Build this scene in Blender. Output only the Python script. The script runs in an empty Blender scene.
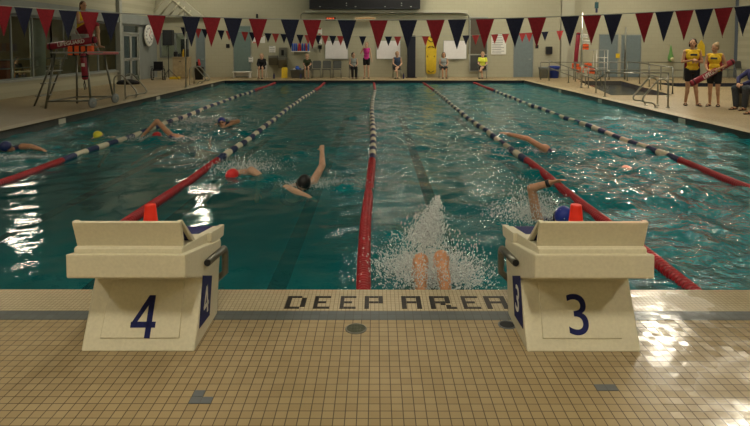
import bpy, bmesh, math, random
import numpy as np
from mathutils import Vector, Matrix, Quaternion, geometry, noise as mnoise

S = bpy.context.scene
COL = S.collection
R = math.radians
PI = math.pi
random.seed(7)

# ------------------------------------------------------------------ camera
PITCH = R(3.0)
F_PX = 580.9 * math.cos(PITCH)
V0 = 46 + F_PX * math.tan(PITCH)      # the photograph is cropped: its optical axis lies above the middle of the frame
YAW = R(0.10)
_h = 1.7266 * math.cos(PITCH)
CAM = Vector((0.09, -4.11 + _h * math.tan(PITCH), _h))
cd = bpy.data.cameras.new('camera'); cam = bpy.data.objects.new('camera', cd); COL.objects.link(cam)
cd.sensor_width = 36.0; cd.lens = F_PX / 750.0 * 36.0; cd.shift_y = -(213.0 - V0) / 750.0; cd.clip_start = 0.05; cd.clip_end = 200
cam.location = CAM
cam.rotation_euler = (PI / 2 - PITCH, 0, YAW)
S.camera = cam

# ------------------------------------------------------------------ world, exposure
w = bpy.data.worlds.new('world'); S.world = w; w.use_nodes = True
w.node_tree.nodes['Background'].inputs[0].default_value = (0.9, 0.95, 0.85, 1)
w.node_tree.nodes['Background'].inputs[1].default_value = 0.05
S.view_settings.view_transform = 'Standard'
S.view_settings.look = 'None'
S.view_settings.gamma = 1.0
S.view_settings.use_curve_mapping = False
S.view_settings.exposure = 0.08
LAMP_POWER = 11.0      # emission strength of the ceiling luminaires
LAMP_COLOR = (1.0, 0.91, 0.72, 1)
# x, y, power scale of each ceiling luminaire; far deck pair added for wall light
LAMP_SPOTS = [(-6.0, -5.2, 1.5, 'behind and left of the photographer'), (0, -5.4, 1.6, 'behind the photographer in line with the central rope'), (6.0, -5.2, 1.6, 'behind and right of the photographer'),
              (-6.6, 1.2, .8, 'above the near left pool edge'), (0.0, .6, .6, 'above the tile lettering'), (8.3, 8.6, 1.3, 'above the right pool edge before the lifeguards'),
              (8.4, 12.6, 1.5, 'above the two standing lifeguards'), (-.5, 15, .4, 'above the middle of the pool'),
              (10.2, 18.5, 3.6, 'above the ramp railings'), (-8.8, 24.6, 1.4, 'above the far left pool corner'), (1.2, 26.3, 1.5, 'added to light the far wall, above the deck before the whiteboards'),
              (6.0, 25.0, 1.8, 'added to light the far wall, above the deck before the glazed door'), (16, 12, .6, 'above the right deck beyond the lifeguards'), (14, 24.5, 1.8, 'above the leisure pool')]
CEIL_Z = 7.2

# ------------------------------------------------------------------ helpers
_cp, _sp = math.cos(PITCH), math.sin(PITCH)
def at(u, v, x=None, y=None, z=None):
    """world point where the line of sight through photo pixel (u, v) meets a plane"""
    a = (u - 375.0) / F_PX; b = (v - V0) / F_PX
    d = Vector((a, _cp - b * _sp, -_sp - b * _cp))
    d = Matrix.Rotation(YAW, 3, 'Z') @ d
    if x is not None: t = (x - CAM.x) / d.x
    elif y is not None: t = (y - CAM.y) / d.y
    else: t = (z - CAM.z) / d.z
    return CAM + d * t

MATS = {}
def mat(name, color, rough=0.6, metal=0.0, var=0.12, scale=8.0, bump=0.0, spec=0.4, trans=0.0, emit=None, estr=0.0):
    if name in MATS: return MATS[name]
    m = bpy.data.materials.new(name); m.use_nodes = True
    nt = m.node_tree; P = nt.nodes['Principled BSDF']
    tc = nt.nodes.new('ShaderNodeTexCoord'); nz = nt.nodes.new('ShaderNodeTexNoise')
    nz.inputs['Scale'].default_value = scale; nz.inputs['Detail'].default_value = 4
    nt.links.new(tc.outputs['Object'], nz.inputs['Vector'])
    rp = nt.nodes.new('ShaderNodeValToRGB')
    c = color
    rp.color_ramp.elements[0].position = 0.3; rp.color_ramp.elements[1].position = 0.7
    rp.color_ramp.elements[0].color = tuple(k * (1 - var) for k in c[:3]) + (1,)
    rp.color_ramp.elements[1].color = tuple(min(1, k * (1 + var)) for k in c[:3]) + (1,)
    nt.links.new(nz.outputs['Fac'], rp.inputs['Fac'])
    nt.links.new(rp.outputs['Color'], P.inputs['Base Color'])
    P.inputs['Roughness'].default_value = rough; P.inputs['Metallic'].default_value = metal
    P.inputs['Specular IOR Level'].default_value = spec
    if bump:
        b = nt.nodes.new('ShaderNodeBump'); b.inputs['Strength'].default_value = bump; b.inputs['Distance'].default_value = 0.01
        nt.links.new(nz.outputs['Fac'], b.inputs['Height']); nt.links.new(b.outputs['Normal'], P.inputs['Normal'])
    if emit:
        P.inputs['Emission Color'].default_value = emit; P.inputs['Emission Strength'].default_value = estr
    MATS[name] = m
    return m

def link(name, me, m=None, parent=None, loc=None):
    o = bpy.data.objects.new(name, me); COL.objects.link(o)
    if m is not None:
        ms = m if isinstance(m, (list, tuple)) else [m]
        for q in ms: me.materials.append(q)
    if parent is not None: o.parent = parent
    if loc is not None: o.location = loc
    return o

def tag(o, label=None, cat=None, group=None, kind=None):
    if label: o['label'] = label
    if cat: o['category'] = cat
    if group: o['group'] = group
    if kind: o['kind'] = kind
    return o

def empty(name, loc=(0, 0, 0), rz=0.0):
    o = bpy.data.objects.new(name, None); COL.objects.link(o)
    o.location = loc; o.rotation_euler = (0, 0, rz); o.empty_display_size = .1
    return o

def copy_tree(o, parent=None):
    c = o.copy(); COL.objects.link(c)
    if parent is not None: c.parent = parent
    for ch in list(o.children): copy_tree(ch, c)
    return c

class MB:
    """collects shapes and links them as one mesh object"""
    def __init__(s): s.bm = bmesh.new()
    def box(s, c, size, bev=0.0, rot=None):
        g = bmesh.ops.create_cube(s.bm, size=1.0)['verts']
        M = Matrix.Diagonal((size[0], size[1], size[2], 1))
        if rot is not None: M = rot.to_4x4() @ M
        M = Matrix.Translation(Vector(c)) @ M
        bmesh.ops.transform(s.bm, matrix=M, verts=g)
        if bev:
            es = list({e for v in g for e in v.link_edges})
            bmesh.ops.bevel(s.bm, geom=es, offset=bev, segments=2, profile=.7, affect='EDGES')
        return s
    def span(s, p, q, bev=0.0):
        p = Vector(p); q = Vector(q)
        d = q - p
        return s.box((p + q) / 2, (abs(d.x), abs(d.y), abs(d.z)), bev)
    def tube(s, pts, r, n=8, closed=False, r2=None):
        pts = [Vector(p) for p in pts]; N = len(pts)
        rings = []; up = None
        for i, p in enumerate(pts):
            if closed: t = pts[(i + 1) % N] - pts[i - 1]
            else: t = pts[min(i + 1, N - 1)] - pts[max(i - 1, 0)]
            if t.length < 1e-9: t = Vector((0, 0, 1))
            t.normalize()
            if up is None:
                up = t.orthogonal().normalized()
            up = (up - t * up.dot(t))
            if up.length < 1e-6: up = t.orthogonal()
            up.normalize(); b = t.cross(up)
            rr = r if r2 is None else r + (r2 - r) * i / max(1, N - 1)
            rings.append([s.bm.verts.new(p + (up * math.cos(2 * PI * k / n) + b * math.sin(2 * PI * k / n)) * rr) for k in range(n)])
        M = N if closed else N - 1
        for i in range(M):
            A = rings[i]; B = rings[(i + 1) % N]
            for k in range(n):
                f = s.bm.faces.new((A[k], A[(k + 1) % n], B[(k + 1) % n], B[k])); f.smooth = True
        if not closed:
            s.bm.faces.new(rings[0][::-1]); s.bm.faces.new(rings[-1])
        return s
    def lathe(s, prof, n=16, M=None, cap=True):
        """prof: (r, z) list turned round z"""
        rings = []
        for r, z in prof:
            rings.append([s.bm.verts.new((r * math.cos(2 * PI * k / n), r * math.sin(2 * PI * k / n), z)) for k in range(n)])
        fs = []
        for A, B in zip(rings, rings[1:]):
            for k in range(n):
                f = s.bm.faces.new((A[k], A[(k + 1) % n], B[(k + 1) % n], B[k])); f.smooth = True
        if cap:
            s.bm.faces.new(rings[0][::-1]); s.bm.faces.new(rings[-1])
        if M is not None:
            bmesh.ops.transform(s.bm, matrix=M, verts=[v for rg in rings for v in rg])
        return s
    def prism(s, poly, d):
        """poly: list of 3-D points (planar), extruded by vector d"""
        d = Vector(d)
        A = [s.bm.verts.new(Vector(p)) for p in poly]; B = [s.bm.verts.new(Vector(p) + d) for p in poly]
        n = len(A)
        s.bm.faces.new(A[::-1]); s.bm.faces.new(B)
        for i in range(n): s.bm.faces.new((A[i], A[(i + 1) % n], B[(i + 1) % n], B[i]))
        return s
    def ell(s, c, r, rot=None, seg=12):
        g = bmesh.ops.create_uvsphere(s.bm, u_segments=seg, v_segments=max(6, seg * 2 // 3), radius=1.0)['verts']
        M = Matrix.Diagonal((r[0], r[1], r[2], 1))
        if rot is not None: M = rot.to_4x4() @ M
        bmesh.ops.transform(s.bm, matrix=Matrix.Translation(Vector(c)) @ M, verts=g)
        for v in g:
            for f in v.link_faces: f.smooth = True
        return s
    def cap(s, p, q, r0, r1, n=10):
        """tapered capsule"""
        p = Vector(p); q = Vector(q); d = q - p; L = d.length
        if L < 1e-6: return s.ell(p, (r0,) * 3)
        Q = d.to_track_quat('Z', 'Y').to_matrix().to_4x4()
        prof = []
        for k in range(1, 5):
            a = -PI / 2 + k * PI / 8
            prof.append((r0 * math.cos(a), r0 * math.sin(a)))
        for k in range(0, 4):
            a = k * PI / 8
            prof.append((r1 * math.cos(a), L + r1 * math.sin(a)))
        return s.lathe(prof, n, Matrix.Translation(p) @ Q)
    def mesh(s, name):
        bmesh.ops.recalc_face_normals(s.bm, faces=s.bm.faces)
        me = bpy.data.meshes.new(name); s.bm.to_mesh(me); s.bm.free(); return me
    def build(s, name, m, parent=None, loc=None):
        return link(name, s.mesh(name), m, parent, loc)

def struct(name, mb, m):
    o = mb.build(name, m); o['kind'] = 'structure'; return o

def arc(c, a, b, t0, t1, n=8):
    """arc about c with axes a, b"""
    c = Vector(c); a = Vector(a); b = Vector(b)
    return [c + a * math.cos(t0 + (t1 - t0) * i / n) + b * math.sin(t0 + (t1 - t0) * i / n) for i in range(n + 1)]

def remesh(mb, name, m, voxel, parent=None, smooth=3, keep_frac=None):
    o = mb.build(name + '_raw', None)
    md = o.modifiers.new('r', 'REMESH'); md.mode = 'VOXEL'; md.voxel_size = voxel; md.use_smooth_shade = True
    if smooth:
        sm = o.modifiers.new('s', 'SMOOTH'); sm.iterations = smooth; sm.factor = .5
    dg = bpy.context.evaluated_depsgraph_get()
    me = bpy.data.meshes.new_from_object(o.evaluated_get(dg))
    me.name = name
    old = o.data; bpy.data.objects.remove(o); bpy.data.meshes.remove(old)
    for p in me.polygons: p.use_smooth = True
    return link(name, me, m, parent)

def text_mesh(s, size, depth=0.002, bold=0.0, align='CENTER'):
    c = bpy.data.curves.new('t', 'FONT'); c.body = s; c.size = size; c.extrude = depth; c.align_x = align; c.align_y = 'CENTER'; c.offset = bold
    o = bpy.data.objects.new('t', c); COL.objects.link(o)
    dg = bpy.context.evaluated_depsgraph_get()
    me = bpy.data.meshes.new_from_object(o.evaluated_get(dg))
    bpy.data.objects.remove(o); bpy.data.curves.remove(c)
    return me
def text(name, s, size, m, parent, M, depth=.002, bold=0.0):
    """M: 4x4 placing the text's own xy plane"""
    me = text_mesh(s, size, depth, bold); me.transform(M)
    return link(name, me, m, parent)
def frame_mat(origin, xdir, ydir):
    x = Vector(xdir).normalized(); y = Vector(ydir); y = (y - x * y.dot(x)).normalized(); z = x.cross(y)
    M = Matrix((x, y, z)).transposed().to_4x4(); M.translation = Vector(origin); return M

# ------------------------------------------------------------------ materials
M_steel = mat('brushed_steel', (.42, .42, .38), .28, 1.0, .08, 20)
M_steeldark = mat('dull_steel', (.23, .23, .20), .35, .9, .1, 20)
M_black = mat('black_plastic', (.012, .012, .015), .5, 0, .2)
M_navy = mat('navy_paint', (.02, .025, .10), .45, 0, .15)
M_navyflag = mat('navy_cloth', (.010, .012, .035), .85, 0, .2, 30)
M_redflag = mat('maroon_cloth', (.22, .008, .016), .85, 0, .15, 30)
M_redfar = mat('red_cloth', (.5, .05, .05), .8, 0, .1)
M_white = mat('white_paint', (.72, .70, .64), .5, 0, .05)
M_board = mat('whiteboard_white', (.85, .82, .84), .25, 0, .03)
M_grey = mat('grey_paint', (.19, .21, .21), .5, 0, .08)
M_greylight = mat('light_grey_paint', (.33, .34, .31), .5, 0, .08)
M_bluegrey = mat('blue_grey_door_paint', (.17, .215, .23), .45, 0, .06)
M_orange = mat('orange_fabric', (.85, .13, .03), .8, 0, .15, 20)
M_pink = mat('pink_vinyl', (.75, .25, .27), .5, 0, .1)
M_redvinyl = mat('red_vinyl', (.24, .012, .03), .4, 0, .12)
M_yellow = mat('yellow_plastic', (.75, .52, .03), .45, 0, .08)
M_yellowcloth = mat('yellow_cloth', (.75, .47, .03), .85, 0, .1)
M_wood = mat('pale_wood', (.42, .33, .2), .5, 0, .15, 6)
M_skin = mat('skin', (.50, .27, .16), .5, 0, .1, 25)
M_skinlight = mat('pale_skin', (.56, .34, .23), .5, 0, .1, 25)
M_hairdark = mat('dark_brown_hair', (.035, .02, .015), .6, 0, .3, 40)
M_hairfair = mat('fair_hair', (.36, .24, .12), .6, 0, .2, 40)
M_blackcloth = mat('black_cloth', (.012, .012, .016), .85, 0, .2, 30)
M_greycloth = mat('grey_cloth', (.22, .24, .25), .85, 0, .15, 30)
M_darkgrey = mat('charcoal_cloth', (.045, .05, .06), .85, 0, .2, 30)
M_eye = mat('dark_eye', (.02, .015, .012), .3, 0, 0)
M_lip = mat('lip_red', (.42, .12, .10), .5, 0, .05)
# ------------------------------------------------------------------ setting materials
def tile_mat(name, c1, c2, grout, size, mortar, rough=.35, wet=False, bump=.4, tint=None):
    m = bpy.data.materials.new(name); m.use_nodes = True
    nt = m.node_tree; N = nt.nodes; L = nt.links; P = N['Principled BSDF']
    tc = N.new('ShaderNodeTexCoord')
    br = N.new('ShaderNodeTexBrick'); br.offset = 0; br.squash = 1
    br.inputs['Scale'].default_value = 1; br.inputs['Brick Width'].default_value = size; br.inputs['Row Height'].default_value = size
    br.inputs['Mortar Size'].default_value = mortar; br.inputs['Mortar Smooth'].default_value = .3
    br.inputs['Color1'].default_value = c1 + (1,); br.inputs['Color2'].default_value = c2 + (1,); br.inputs['Mortar'].default_value = grout + (1,)
    L.new(tc.outputs['Object'], br.inputs['Vector'])
    nz = N.new('ShaderNodeTexNoise'); nz.inputs['Scale'].default_value = .9; nz.inputs['Detail'].default_value = 5
    L.new(tc.outputs['Object'], nz.inputs['Vector'])
    rp = N.new('ShaderNodeValToRGB'); rp.color_ramp.elements[0].position = .35; rp.color_ramp.elements[1].position = .7
    rp.color_ramp.elements[0].color = (.82, .78, .68, 1); rp.color_ramp.elements[1].color = (1.05, 1.02, 1, 1)
    L.new(nz.outputs['Fac'], rp.inputs['Fac'])
    mx = N.new('ShaderNodeMix'); mx.data_type = 'RGBA'; mx.blend_type = 'MULTIPLY'; mx.inputs['Factor'].default_value = 1
    L.new(br.outputs['Color'], mx.inputs[6]); L.new(rp.outputs['Color'], mx.inputs[7])
    L.new(mx.outputs[2], P.inputs['Base Color'])
    bp = N.new('ShaderNodeBump'); bp.inputs['Strength'].default_value = bump; bp.inputs['Distance'].default_value = .004
    inv = N.new('ShaderNodeMath'); inv.operation = 'SUBTRACT'; inv.inputs[0].default_value = 1
    L.new(br.outputs['Fac'], inv.inputs[1])
    n2 = N.new('ShaderNodeTexNoise'); n2.inputs['Scale'].default_value = 9; n2.inputs['Detail'].default_value = 2
    L.new(tc.outputs['Object'], n2.inputs['Vector'])
    ad = N.new('ShaderNodeMath'); ad.operation = 'MULTIPLY_ADD'; ad.inputs[1].default_value = 1.3
    L.new(n2.outputs['Fac'], ad.inputs[0]); L.new(inv.outputs[0], ad.inputs[2])
    L.new(ad.outputs[0], bp.inputs['Height'])
    # every tile lies at a slightly different tilt
    sn_ = N.new('ShaderNodeVectorMath'); sn_.operation = 'SNAP'; sn_.inputs[1].default_value = (size, size, size); L.new(tc.outputs['Object'], sn_.inputs[0])
    wn = N.new('ShaderNodeTexWhiteNoise'); L.new(sn_.outputs[0], wn.inputs['Vector'])
    v1 = N.new('ShaderNodeVectorMath'); v1.operation = 'SUBTRACT'; v1.inputs[1].default_value = (.5, .5, .5); L.new(wn.outputs['Color'], v1.inputs[0])
    v2 = N.new('ShaderNodeVectorMath'); v2.operation = 'MULTIPLY_ADD'; v2.inputs[1].default_value = (.035, .035, 0); L.new(v1.outputs[0], v2.inputs[0]); L.new(bp.outputs['Normal'], v2.inputs[2])
    v3 = N.new('ShaderNodeVectorMath'); v3.operation = 'NORMALIZE'; L.new(v2.outputs[0], v3.inputs[0])
    L.new(v3.outputs[0], P.inputs['Normal'])
    if wet:
        # splashed water lies on the tiles round the right-hand block and a little by the left one
        sx = N.new('ShaderNodeSeparateXYZ'); L.new(tc.outputs['Object'], sx.inputs[0])
        mr = N.new('ShaderNodeMapRange'); mr.inputs['From Min'].default_value = 1.2; mr.inputs['From Max'].default_value = 1.7
        L.new(sx.outputs['X'], mr.inputs['Value'])
        n3 = N.new('ShaderNodeTexNoise'); n3.inputs['Scale'].default_value = 2.2; n3.inputs['Detail'].default_value = 3
        L.new(tc.outputs['Object'], n3.inputs['Vector'])
        m3 = N.new('ShaderNodeMapRange'); m3.inputs['From Min'].default_value = .34; m3.inputs['From Max'].default_value = .50
        L.new(n3.outputs['Fac'], m3.inputs['Value'])
        mm = N.new('ShaderNodeMath'); mm.operation = 'MULTIPLY'; L.new(mr.outputs[0], mm.inputs[0]); L.new(m3.outputs[0], mm.inputs[1])
        my = N.new('ShaderNodeMapRange'); my.inputs['From Min'].default_value = .6; my.inputs['From Max'].default_value = .2; L.new(sx.outputs['Y'], my.inputs['Value'])
        m5 = N.new('ShaderNodeMath'); m5.operation = 'MULTIPLY'; L.new(mm.outputs[0], m5.inputs[0]); L.new(my.outputs[0], m5.inputs[1]); mm = m5
        ro = N.new('ShaderNodeMapRange'); ro.inputs['To Min'].default_value = rough; ro.inputs['To Max'].default_value = .15
        L.new(mm.outputs[0], ro.inputs['Value']); L.new(ro.outputs[0], P.inputs['Roughness'])
    else:
        P.inputs['Roughness'].default_value = rough
    P.inputs['Specular IOR Level'].default_value = .45
    return m

M_deck = tile_mat('deck_tiles', (.43, .34, .20), (.375, .29, .165), (.075, .048, .026), .0545, .0026, .42, True)
M_coping = tile_mat('coping_tiles', (.58, .50, .35), (.52, .45, .31), (.20, .15, .09), .0272, .0018, .4, True)
M_band = tile_mat('grey_band_tiles', (.13, .155, .17), (.115, .135, .15), (.09, .09, .085), .0545, .0022, .38, True)
M_poolnavy = tile_mat('navy_waterline_tiles', (.012, .014, .03), (.02, .022, .04), (.06, .06, .06), .15, .006, .3)
M_poolfloor = mat('teal_pool_plaster', (.02, .36, .40), .7, 0, .12, .5)
M_poolline = mat('black_lane_tiles', (.01, .03, .04), .7, 0, .1)

def wall_mat(name, c, seams=True):
    m = mat(name, c, .75, 0, .05, .35)
    nt = m.node_tree; N = nt.nodes; L = nt.links; P = N['Principled BSDF']
    br = N.new('ShaderNodeTexBrick'); br.offset = .5
    tc = N.new('ShaderNodeTexCoord'); mp = N.new('ShaderNodeMapping'); mp.inputs['Rotation'].default_value = (PI / 2, 0, 0)
    L.new(tc.outputs['Object'], mp.inputs[0]); L.new(mp.outputs[0], br.inputs['Vector'])
    br.inputs['Scale'].default_value = 1; br.inputs['Brick Width'].default_value = .4; br.inputs['Row Height'].default_value = .2
    br.inputs['Mortar Size'].default_value = .006
    br.inputs['Color1'].default_value = (1, 1, 1, 1); br.inputs['Color2'].default_value = (.97, .97, .97, 1); br.inputs['Mortar'].default_value = (.88, .88, .88, 1)
    mx = N.new('ShaderNodeMix'); mx.data_type = 'RGBA'; mx.blend_type = 'MULTIPLY'; mx.inputs['Factor'].default_value = 1
    src = P.inputs['Base Color'].links[0].from_socket
    L.new(src, mx.inputs[6]); L.new(br.outputs['Color'], mx.inputs[7]); L.new(mx.outputs[2], P.inputs['Base Color'])
    return m
M_wall = wall_mat('painted_block_wall', (.43, .41, .30))
M_bulk = mat('bulkhead_paint', (.47, .46, .36), .75, 0, .04, .5)
M_ceil = mat('ceiling_paint', (.48, .48, .42), .85, 0, .1, .5)
M_lounge = mat('lounge_wall_paint', (.34, .27, .14), .8, 0, .12, .8)
M_fascia = mat('fascia_grey_paint', (.24, .26, .25), .55, 0, .06, 2)

def glass_mat():
    m = bpy.data.materials.new('window_glass'); m.use_nodes = True
    nt = m.node_tree; N = nt.nodes; L = nt.links; N.remove(N['Principled BSDF'])
    t = N.new('ShaderNodeBsdfTransparent'); t.inputs[0].default_value = (.72, .78, .74, 1)
    g = N.new('ShaderNodeBsdfGlossy'); g.inputs['Roughness'].default_value = .03
    f = N.new('ShaderNodeFresnel'); f.inputs[0].default_value = 1.5
    ge = N.new('ShaderNodeNewGeometry'); iv = N.new('ShaderNodeMath'); iv.operation = 'SUBTRACT'; iv.inputs[0].default_value = 1; L.new(ge.outputs['Backfacing'], iv.inputs[1])
    fm = N.new('ShaderNodeMath'); fm.operation = 'MULTIPLY'; L.new(f.outputs[0], fm.inputs[0]); L.new(iv.outputs[0], fm.inputs[1])
    nz = N.new('ShaderNodeTexNoise'); nz.inputs['Scale'].default_value = 1.2
    b = N.new('ShaderNodeBump'); b.inputs['Strength'].default_value = .03; L.new(nz.outputs['Fac'], b.inputs['Height']); L.new(b.outputs[0], g.inputs['Normal'])
    mx = N.new('ShaderNodeMixShader'); L.new(fm.outputs[0], mx.inputs[0]); L.new(t.outputs[0], mx.inputs[1]); L.new(g.outputs[0], mx.inputs[2])
    L.new(mx.outputs[0], N['Material Output'].inputs[0])
    return m
M_glass = glass_mat()

# ------------------------------------------------------------------ floor, coping, pool shell
PX = 7.5; PY = 25.0; WZ = -.15; PD = -1.55; XL = -12.0; XR = 20.0; YB = -8.0; YF = 28.0
RAMP = [(8.35, 16.3), (10.5, 16.3), (12.2, 24.6), (10.1, 24.6)]
LEIS = [(12.9, 20.6), (19.6, 20.6), (19.6, 23.0), (12.9, 23.0)]
def sheet(mb, outer, holes=(), z=0.0):
    polys = [[Vector((x, y, 0)) for x, y in outer]] + [[Vector((x, y, 0)) for x, y in h] for h in holes]
    flat = [p for q in polys for p in q]
    vs = [mb.bm.verts.new((p.x, p.y, z)) for p in flat]
    for t in geometry.tessellate_polygon(polys):
        try: f = mb.bm.faces.new([vs[i] for i in t])
        except ValueError: continue
        f.normal_update()
        if f.normal.z < 0: f.normal_flip()
mb = MB()
sheet(mb, [(XL - 6, YB), (XR, YB), (XR, YF), (XL - 6, YF)], [[(-PX, -.45), (PX, -.45), (PX, 0), (PX, PY), (-PX, PY), (-PX, 0)]])
fl = None
# the deck sheet with its pools cut out
mb.bm.free()
mb = MB()
def quad(mb, x0, y0, x1, y1, z=0.0):
    vs = [mb.bm.verts.new(p) for p in ((x0, y0, z), (x1, y0, z), (x1, y1, z), (x0, y1, z))]
    mb.bm.faces.new(vs)
quad(mb, XL - 6, YB, XR, -.45)
quad(mb, XL - 6, -.45, -PX, YF)
quad(mb, -PX, PY, PX, YF)
sheet(mb, [(PX, -.45), (XR, -.45), (XR, YF), (PX, YF)], [RAMP, LEIS])
fl = mb.build('floor', M_deck); fl['kind'] = 'structure'

def pool_shell(name, poly, depth, navy=.28):
    """side walls of a basin with a dark tile band at the top"""
    n = len(poly); a = MB(); b = MB(); c = MB()
    for i in range(n):
        p = poly[i]; q = poly[(i + 1) % n]
        for m_, z0, z1 in ((a, -navy, 0), (b, depth, -navy)):
            vs = [m_.bm.verts.new(k) for k in ((p[0], p[1], z0), (q[0], q[1], z0), (q[0], q[1], z1), (p[0], p[1], z1))]
            m_.bm.faces.new(vs)
    sheet(c, poly, z=depth)
    o = struct(name + '_tile_band', a, M_poolnavy)
    struct(name + '_wall', b, M_poolfloor); struct(name + '_floor', c, M_poolfloor)
pool_shell('pool', [(-PX, 0), (PX, 0), (PX, PY), (-PX, PY)], PD, .5)
pool_shell('ramp', RAMP, -.7, .5)
pool_shell('leisure_pool', LEIS, -.9, .5)

struct('trim_1', MB().span((-PX - .33, -.33, -.03), (PX + .33, 0, .003)), M_coping)
struct('trim_2', MB().span((-PX - .33, -.45, -.03), (PX + .33, -.33, .002)), M_band)
M_edge = tile_mat('edge_tiles', (.50, .44, .31), (.46, .40, .28), (.25, .2, .14), .05, .002, .45)
struct('trim_3', MB().span((-PX - .33, 0, -.03), (-PX, PY + .33, .004)), M_edge)
struct('trim_4', MB().span((PX, 0, -.03), (PX + .33, PY + .33, .004)), M_edge)
struct('trim_5', MB().span((-PX, PY, -.03), (PX, PY + .33, .004)), M_edge)

# black lane lines on the pool floor, with a crossbar at each end
for k in range(6):
    x = -6.25 + 2.5 * k
    m_ = MB(); m_.span((x - .13, 1.8, PD), (x + .13, PY - 2, PD + .006))
    m_.span((x - .5, 1.6, PD), (x + .5, 1.86, PD + .006)); m_.span((x - .5, PY - 2.1, PD), (x + .5, PY - 1.85, PD + .006))
    o = m_.build('pool_floor_line', M_poolline); o['kind'] = 'structure'

# grey tiles let into the deck
def deck_tiles(cells, origin, s=.0545):
    m_ = MB()
    for i, j in cells:
        m_.span((origin[0] + i * s + .0012, origin[1] + j * s + .0012, -.002), (origin[0] + (i + 1) * s - .0012, origin[1] + (j + 1) * s - .0012, .0022))
    return m_
M_greytile = mat('slate_tile', (.13, .145, .16), .4, 0, .1)
sn = lambda v: math.floor(v / .0545) * .0545
p = at(190.5, 401, z=0)
tag(deck_tiles([(0, 0), (1, 0), (0, 1)], (sn(p.x), sn(p.y))).build('floor_tile_patch', M_greytile), 'three slate grey tiles in an L shape let into the tan deck', 'floor tiles')
p = at(586, 387, z=0)
tag(deck_tiles([(0, 0), (1, 0)], (sn(p.x) + .0545, sn(p.y))).build('floor_tile_patch', M_greytile), 'pair of slate grey tiles let into the deck below block 3', 'floor tiles')

# ------------------------------------------------------------------ DEEP AREA tile lettering on the coping
M_letter = mat('black_tile', (.02, .016, .015), .35, 0, .2)
GLY = {'D': ['1110', '1001', '1001', '1001', '1001', '1001', '1110'],
       'E': ['1111', '1000', '1000', '1110', '1000', '1000', '1111'],
       'P': ['1111', '1001', '1001', '1111', '1000', '1000', '1000'],
       'A': ['1111', '1001', '1001', '1111', '1001', '1001', '1001'],
       'R': ['11110', '10010', '10010', '11110', '10100', '10010', '10011']}
lt = empty('tile_lettering', (.22, -.22, 0))
tag(lt, 'black mosaic tile lettering reading DEEP AREA set into the cream pool coping', 'lettering')
cu = .0272
for ch, u0, u1 in zip('DEEPAREA', (285.8, 314, 340, 364.5, 401.6, 430, 462.4, 485.5), (305.5, 330, 356, 383, 421.4, 450.5, 479.5, 507)):
    x0 = at(u0, 304, z=0).x; cw = (at(u1, 304, z=0).x - x0) / 4
    m_ = MB()
    for j, row in enumerate(GLY[ch]):
        for i, c in enumerate(row):
            if c == '1':
                yy = -.109 - j * cu
                m_.span((x0 + i * cw + .0005, yy - cu + .0005, -.001), (x0 + (i + 1) * cw - .0005, yy - .0005, .0055))
    o = m_.build('letter', M_letter, lt, (-.22, .22, 0))

# ------------------------------------------------------------------ floor drains
def drain(p, r, name, label, hole):
    t = empty(name, (p.x, p.y, 0)); tag(t, label, 'drain')
    m_ = MB(); m_.lathe([(r, .0), (r, .004), (r * .86, .006), (r * .84, .001)], 28, cap=False); m_.build('rim', M_steeldark if not hole else M_greytile, t)
    if hole:
        MB().lathe([(r * .84, -.02), (r * .84, .0015)], 24).build('hole', M_black, t)
    else:
        m_ = MB().lathe([(r * .84, 0), (r * .84, .0035)], 28)
        for k in range(-2, 3):
            for q in range(-2, 3):
                m_.box((k * r * .28, q * r * .28, .0042), (r * .2, r * .12, .0015))
        m_.build('grate', mat('drain_bronze', (.12, .13, .09), .4, .6, .2, 60), t)
drain(at(356, 329, z=0), .066, 'floor_drain', 'round greenish metal drain cover in the deck below the lettering', False)
drain(at(507, 325, z=0), .055, 'anchor_socket', 'round open socket in the deck beside block 3', True)

# ------------------------------------------------------------------ walls and ceiling
def wallbox(name, p, q, m=None): return struct(name, MB().span(p, q), m or M_wall)
wallbox('wall_back', (XL - 6, YB - .2, 0), (XR, YB, CEIL_Z))
wallbox('wall_right', (XR, YB, 0), (XR + .2, YF, CEIL_Z))
wallbox('ceiling', (XL - 6.2, YB - .2, CEIL_Z), (XR + .2, YF + 6, CEIL_Z + .2), M_ceil)
# far wall, with the office opening at its left end
OX0 = at(160, 50, y=YF).x; OX1 = at(189, 50, y=YF).x
zo = at(170, 33, y=YF).z; zs = at(170, 57, y=YF).z
mw = MB()
mw.span((XL, YF, zo), (OX1, YF + .2, CEIL_Z)); mw.span((XL, YF, 0), (OX0, YF + .2, zo))
mw.span((OX0, YF, 0), (OX1, YF + .2, zs))
mw.span((OX1, YF, 0), (at(561, 50, y=YF).x, YF + .2, CEIL_Z))
struct('wall_far', mw, M_wall)
xj = at(561, 50, y=YF).x
wallbox('wall_far_right', (xj + .0, YF + .3, 0), (XR, YF + .5, CEIL_Z))
wallbox('wall_pier', (xj - .05, YF, 0), (at(574, 50, y=YF).x, YF + .3, CEIL_Z), M_bulk)
# bulkhead below the scoreboard, standing proud of the wall
z0 = at(380, 12.6, y=YF).z
wallbox('trim_6', (at(305, 10, y=YF - .15).x, YF - .16, z0 - .03), (at(468, 10, y=YF - .15).x, YF, z0 + .12), M_bulk)

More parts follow.
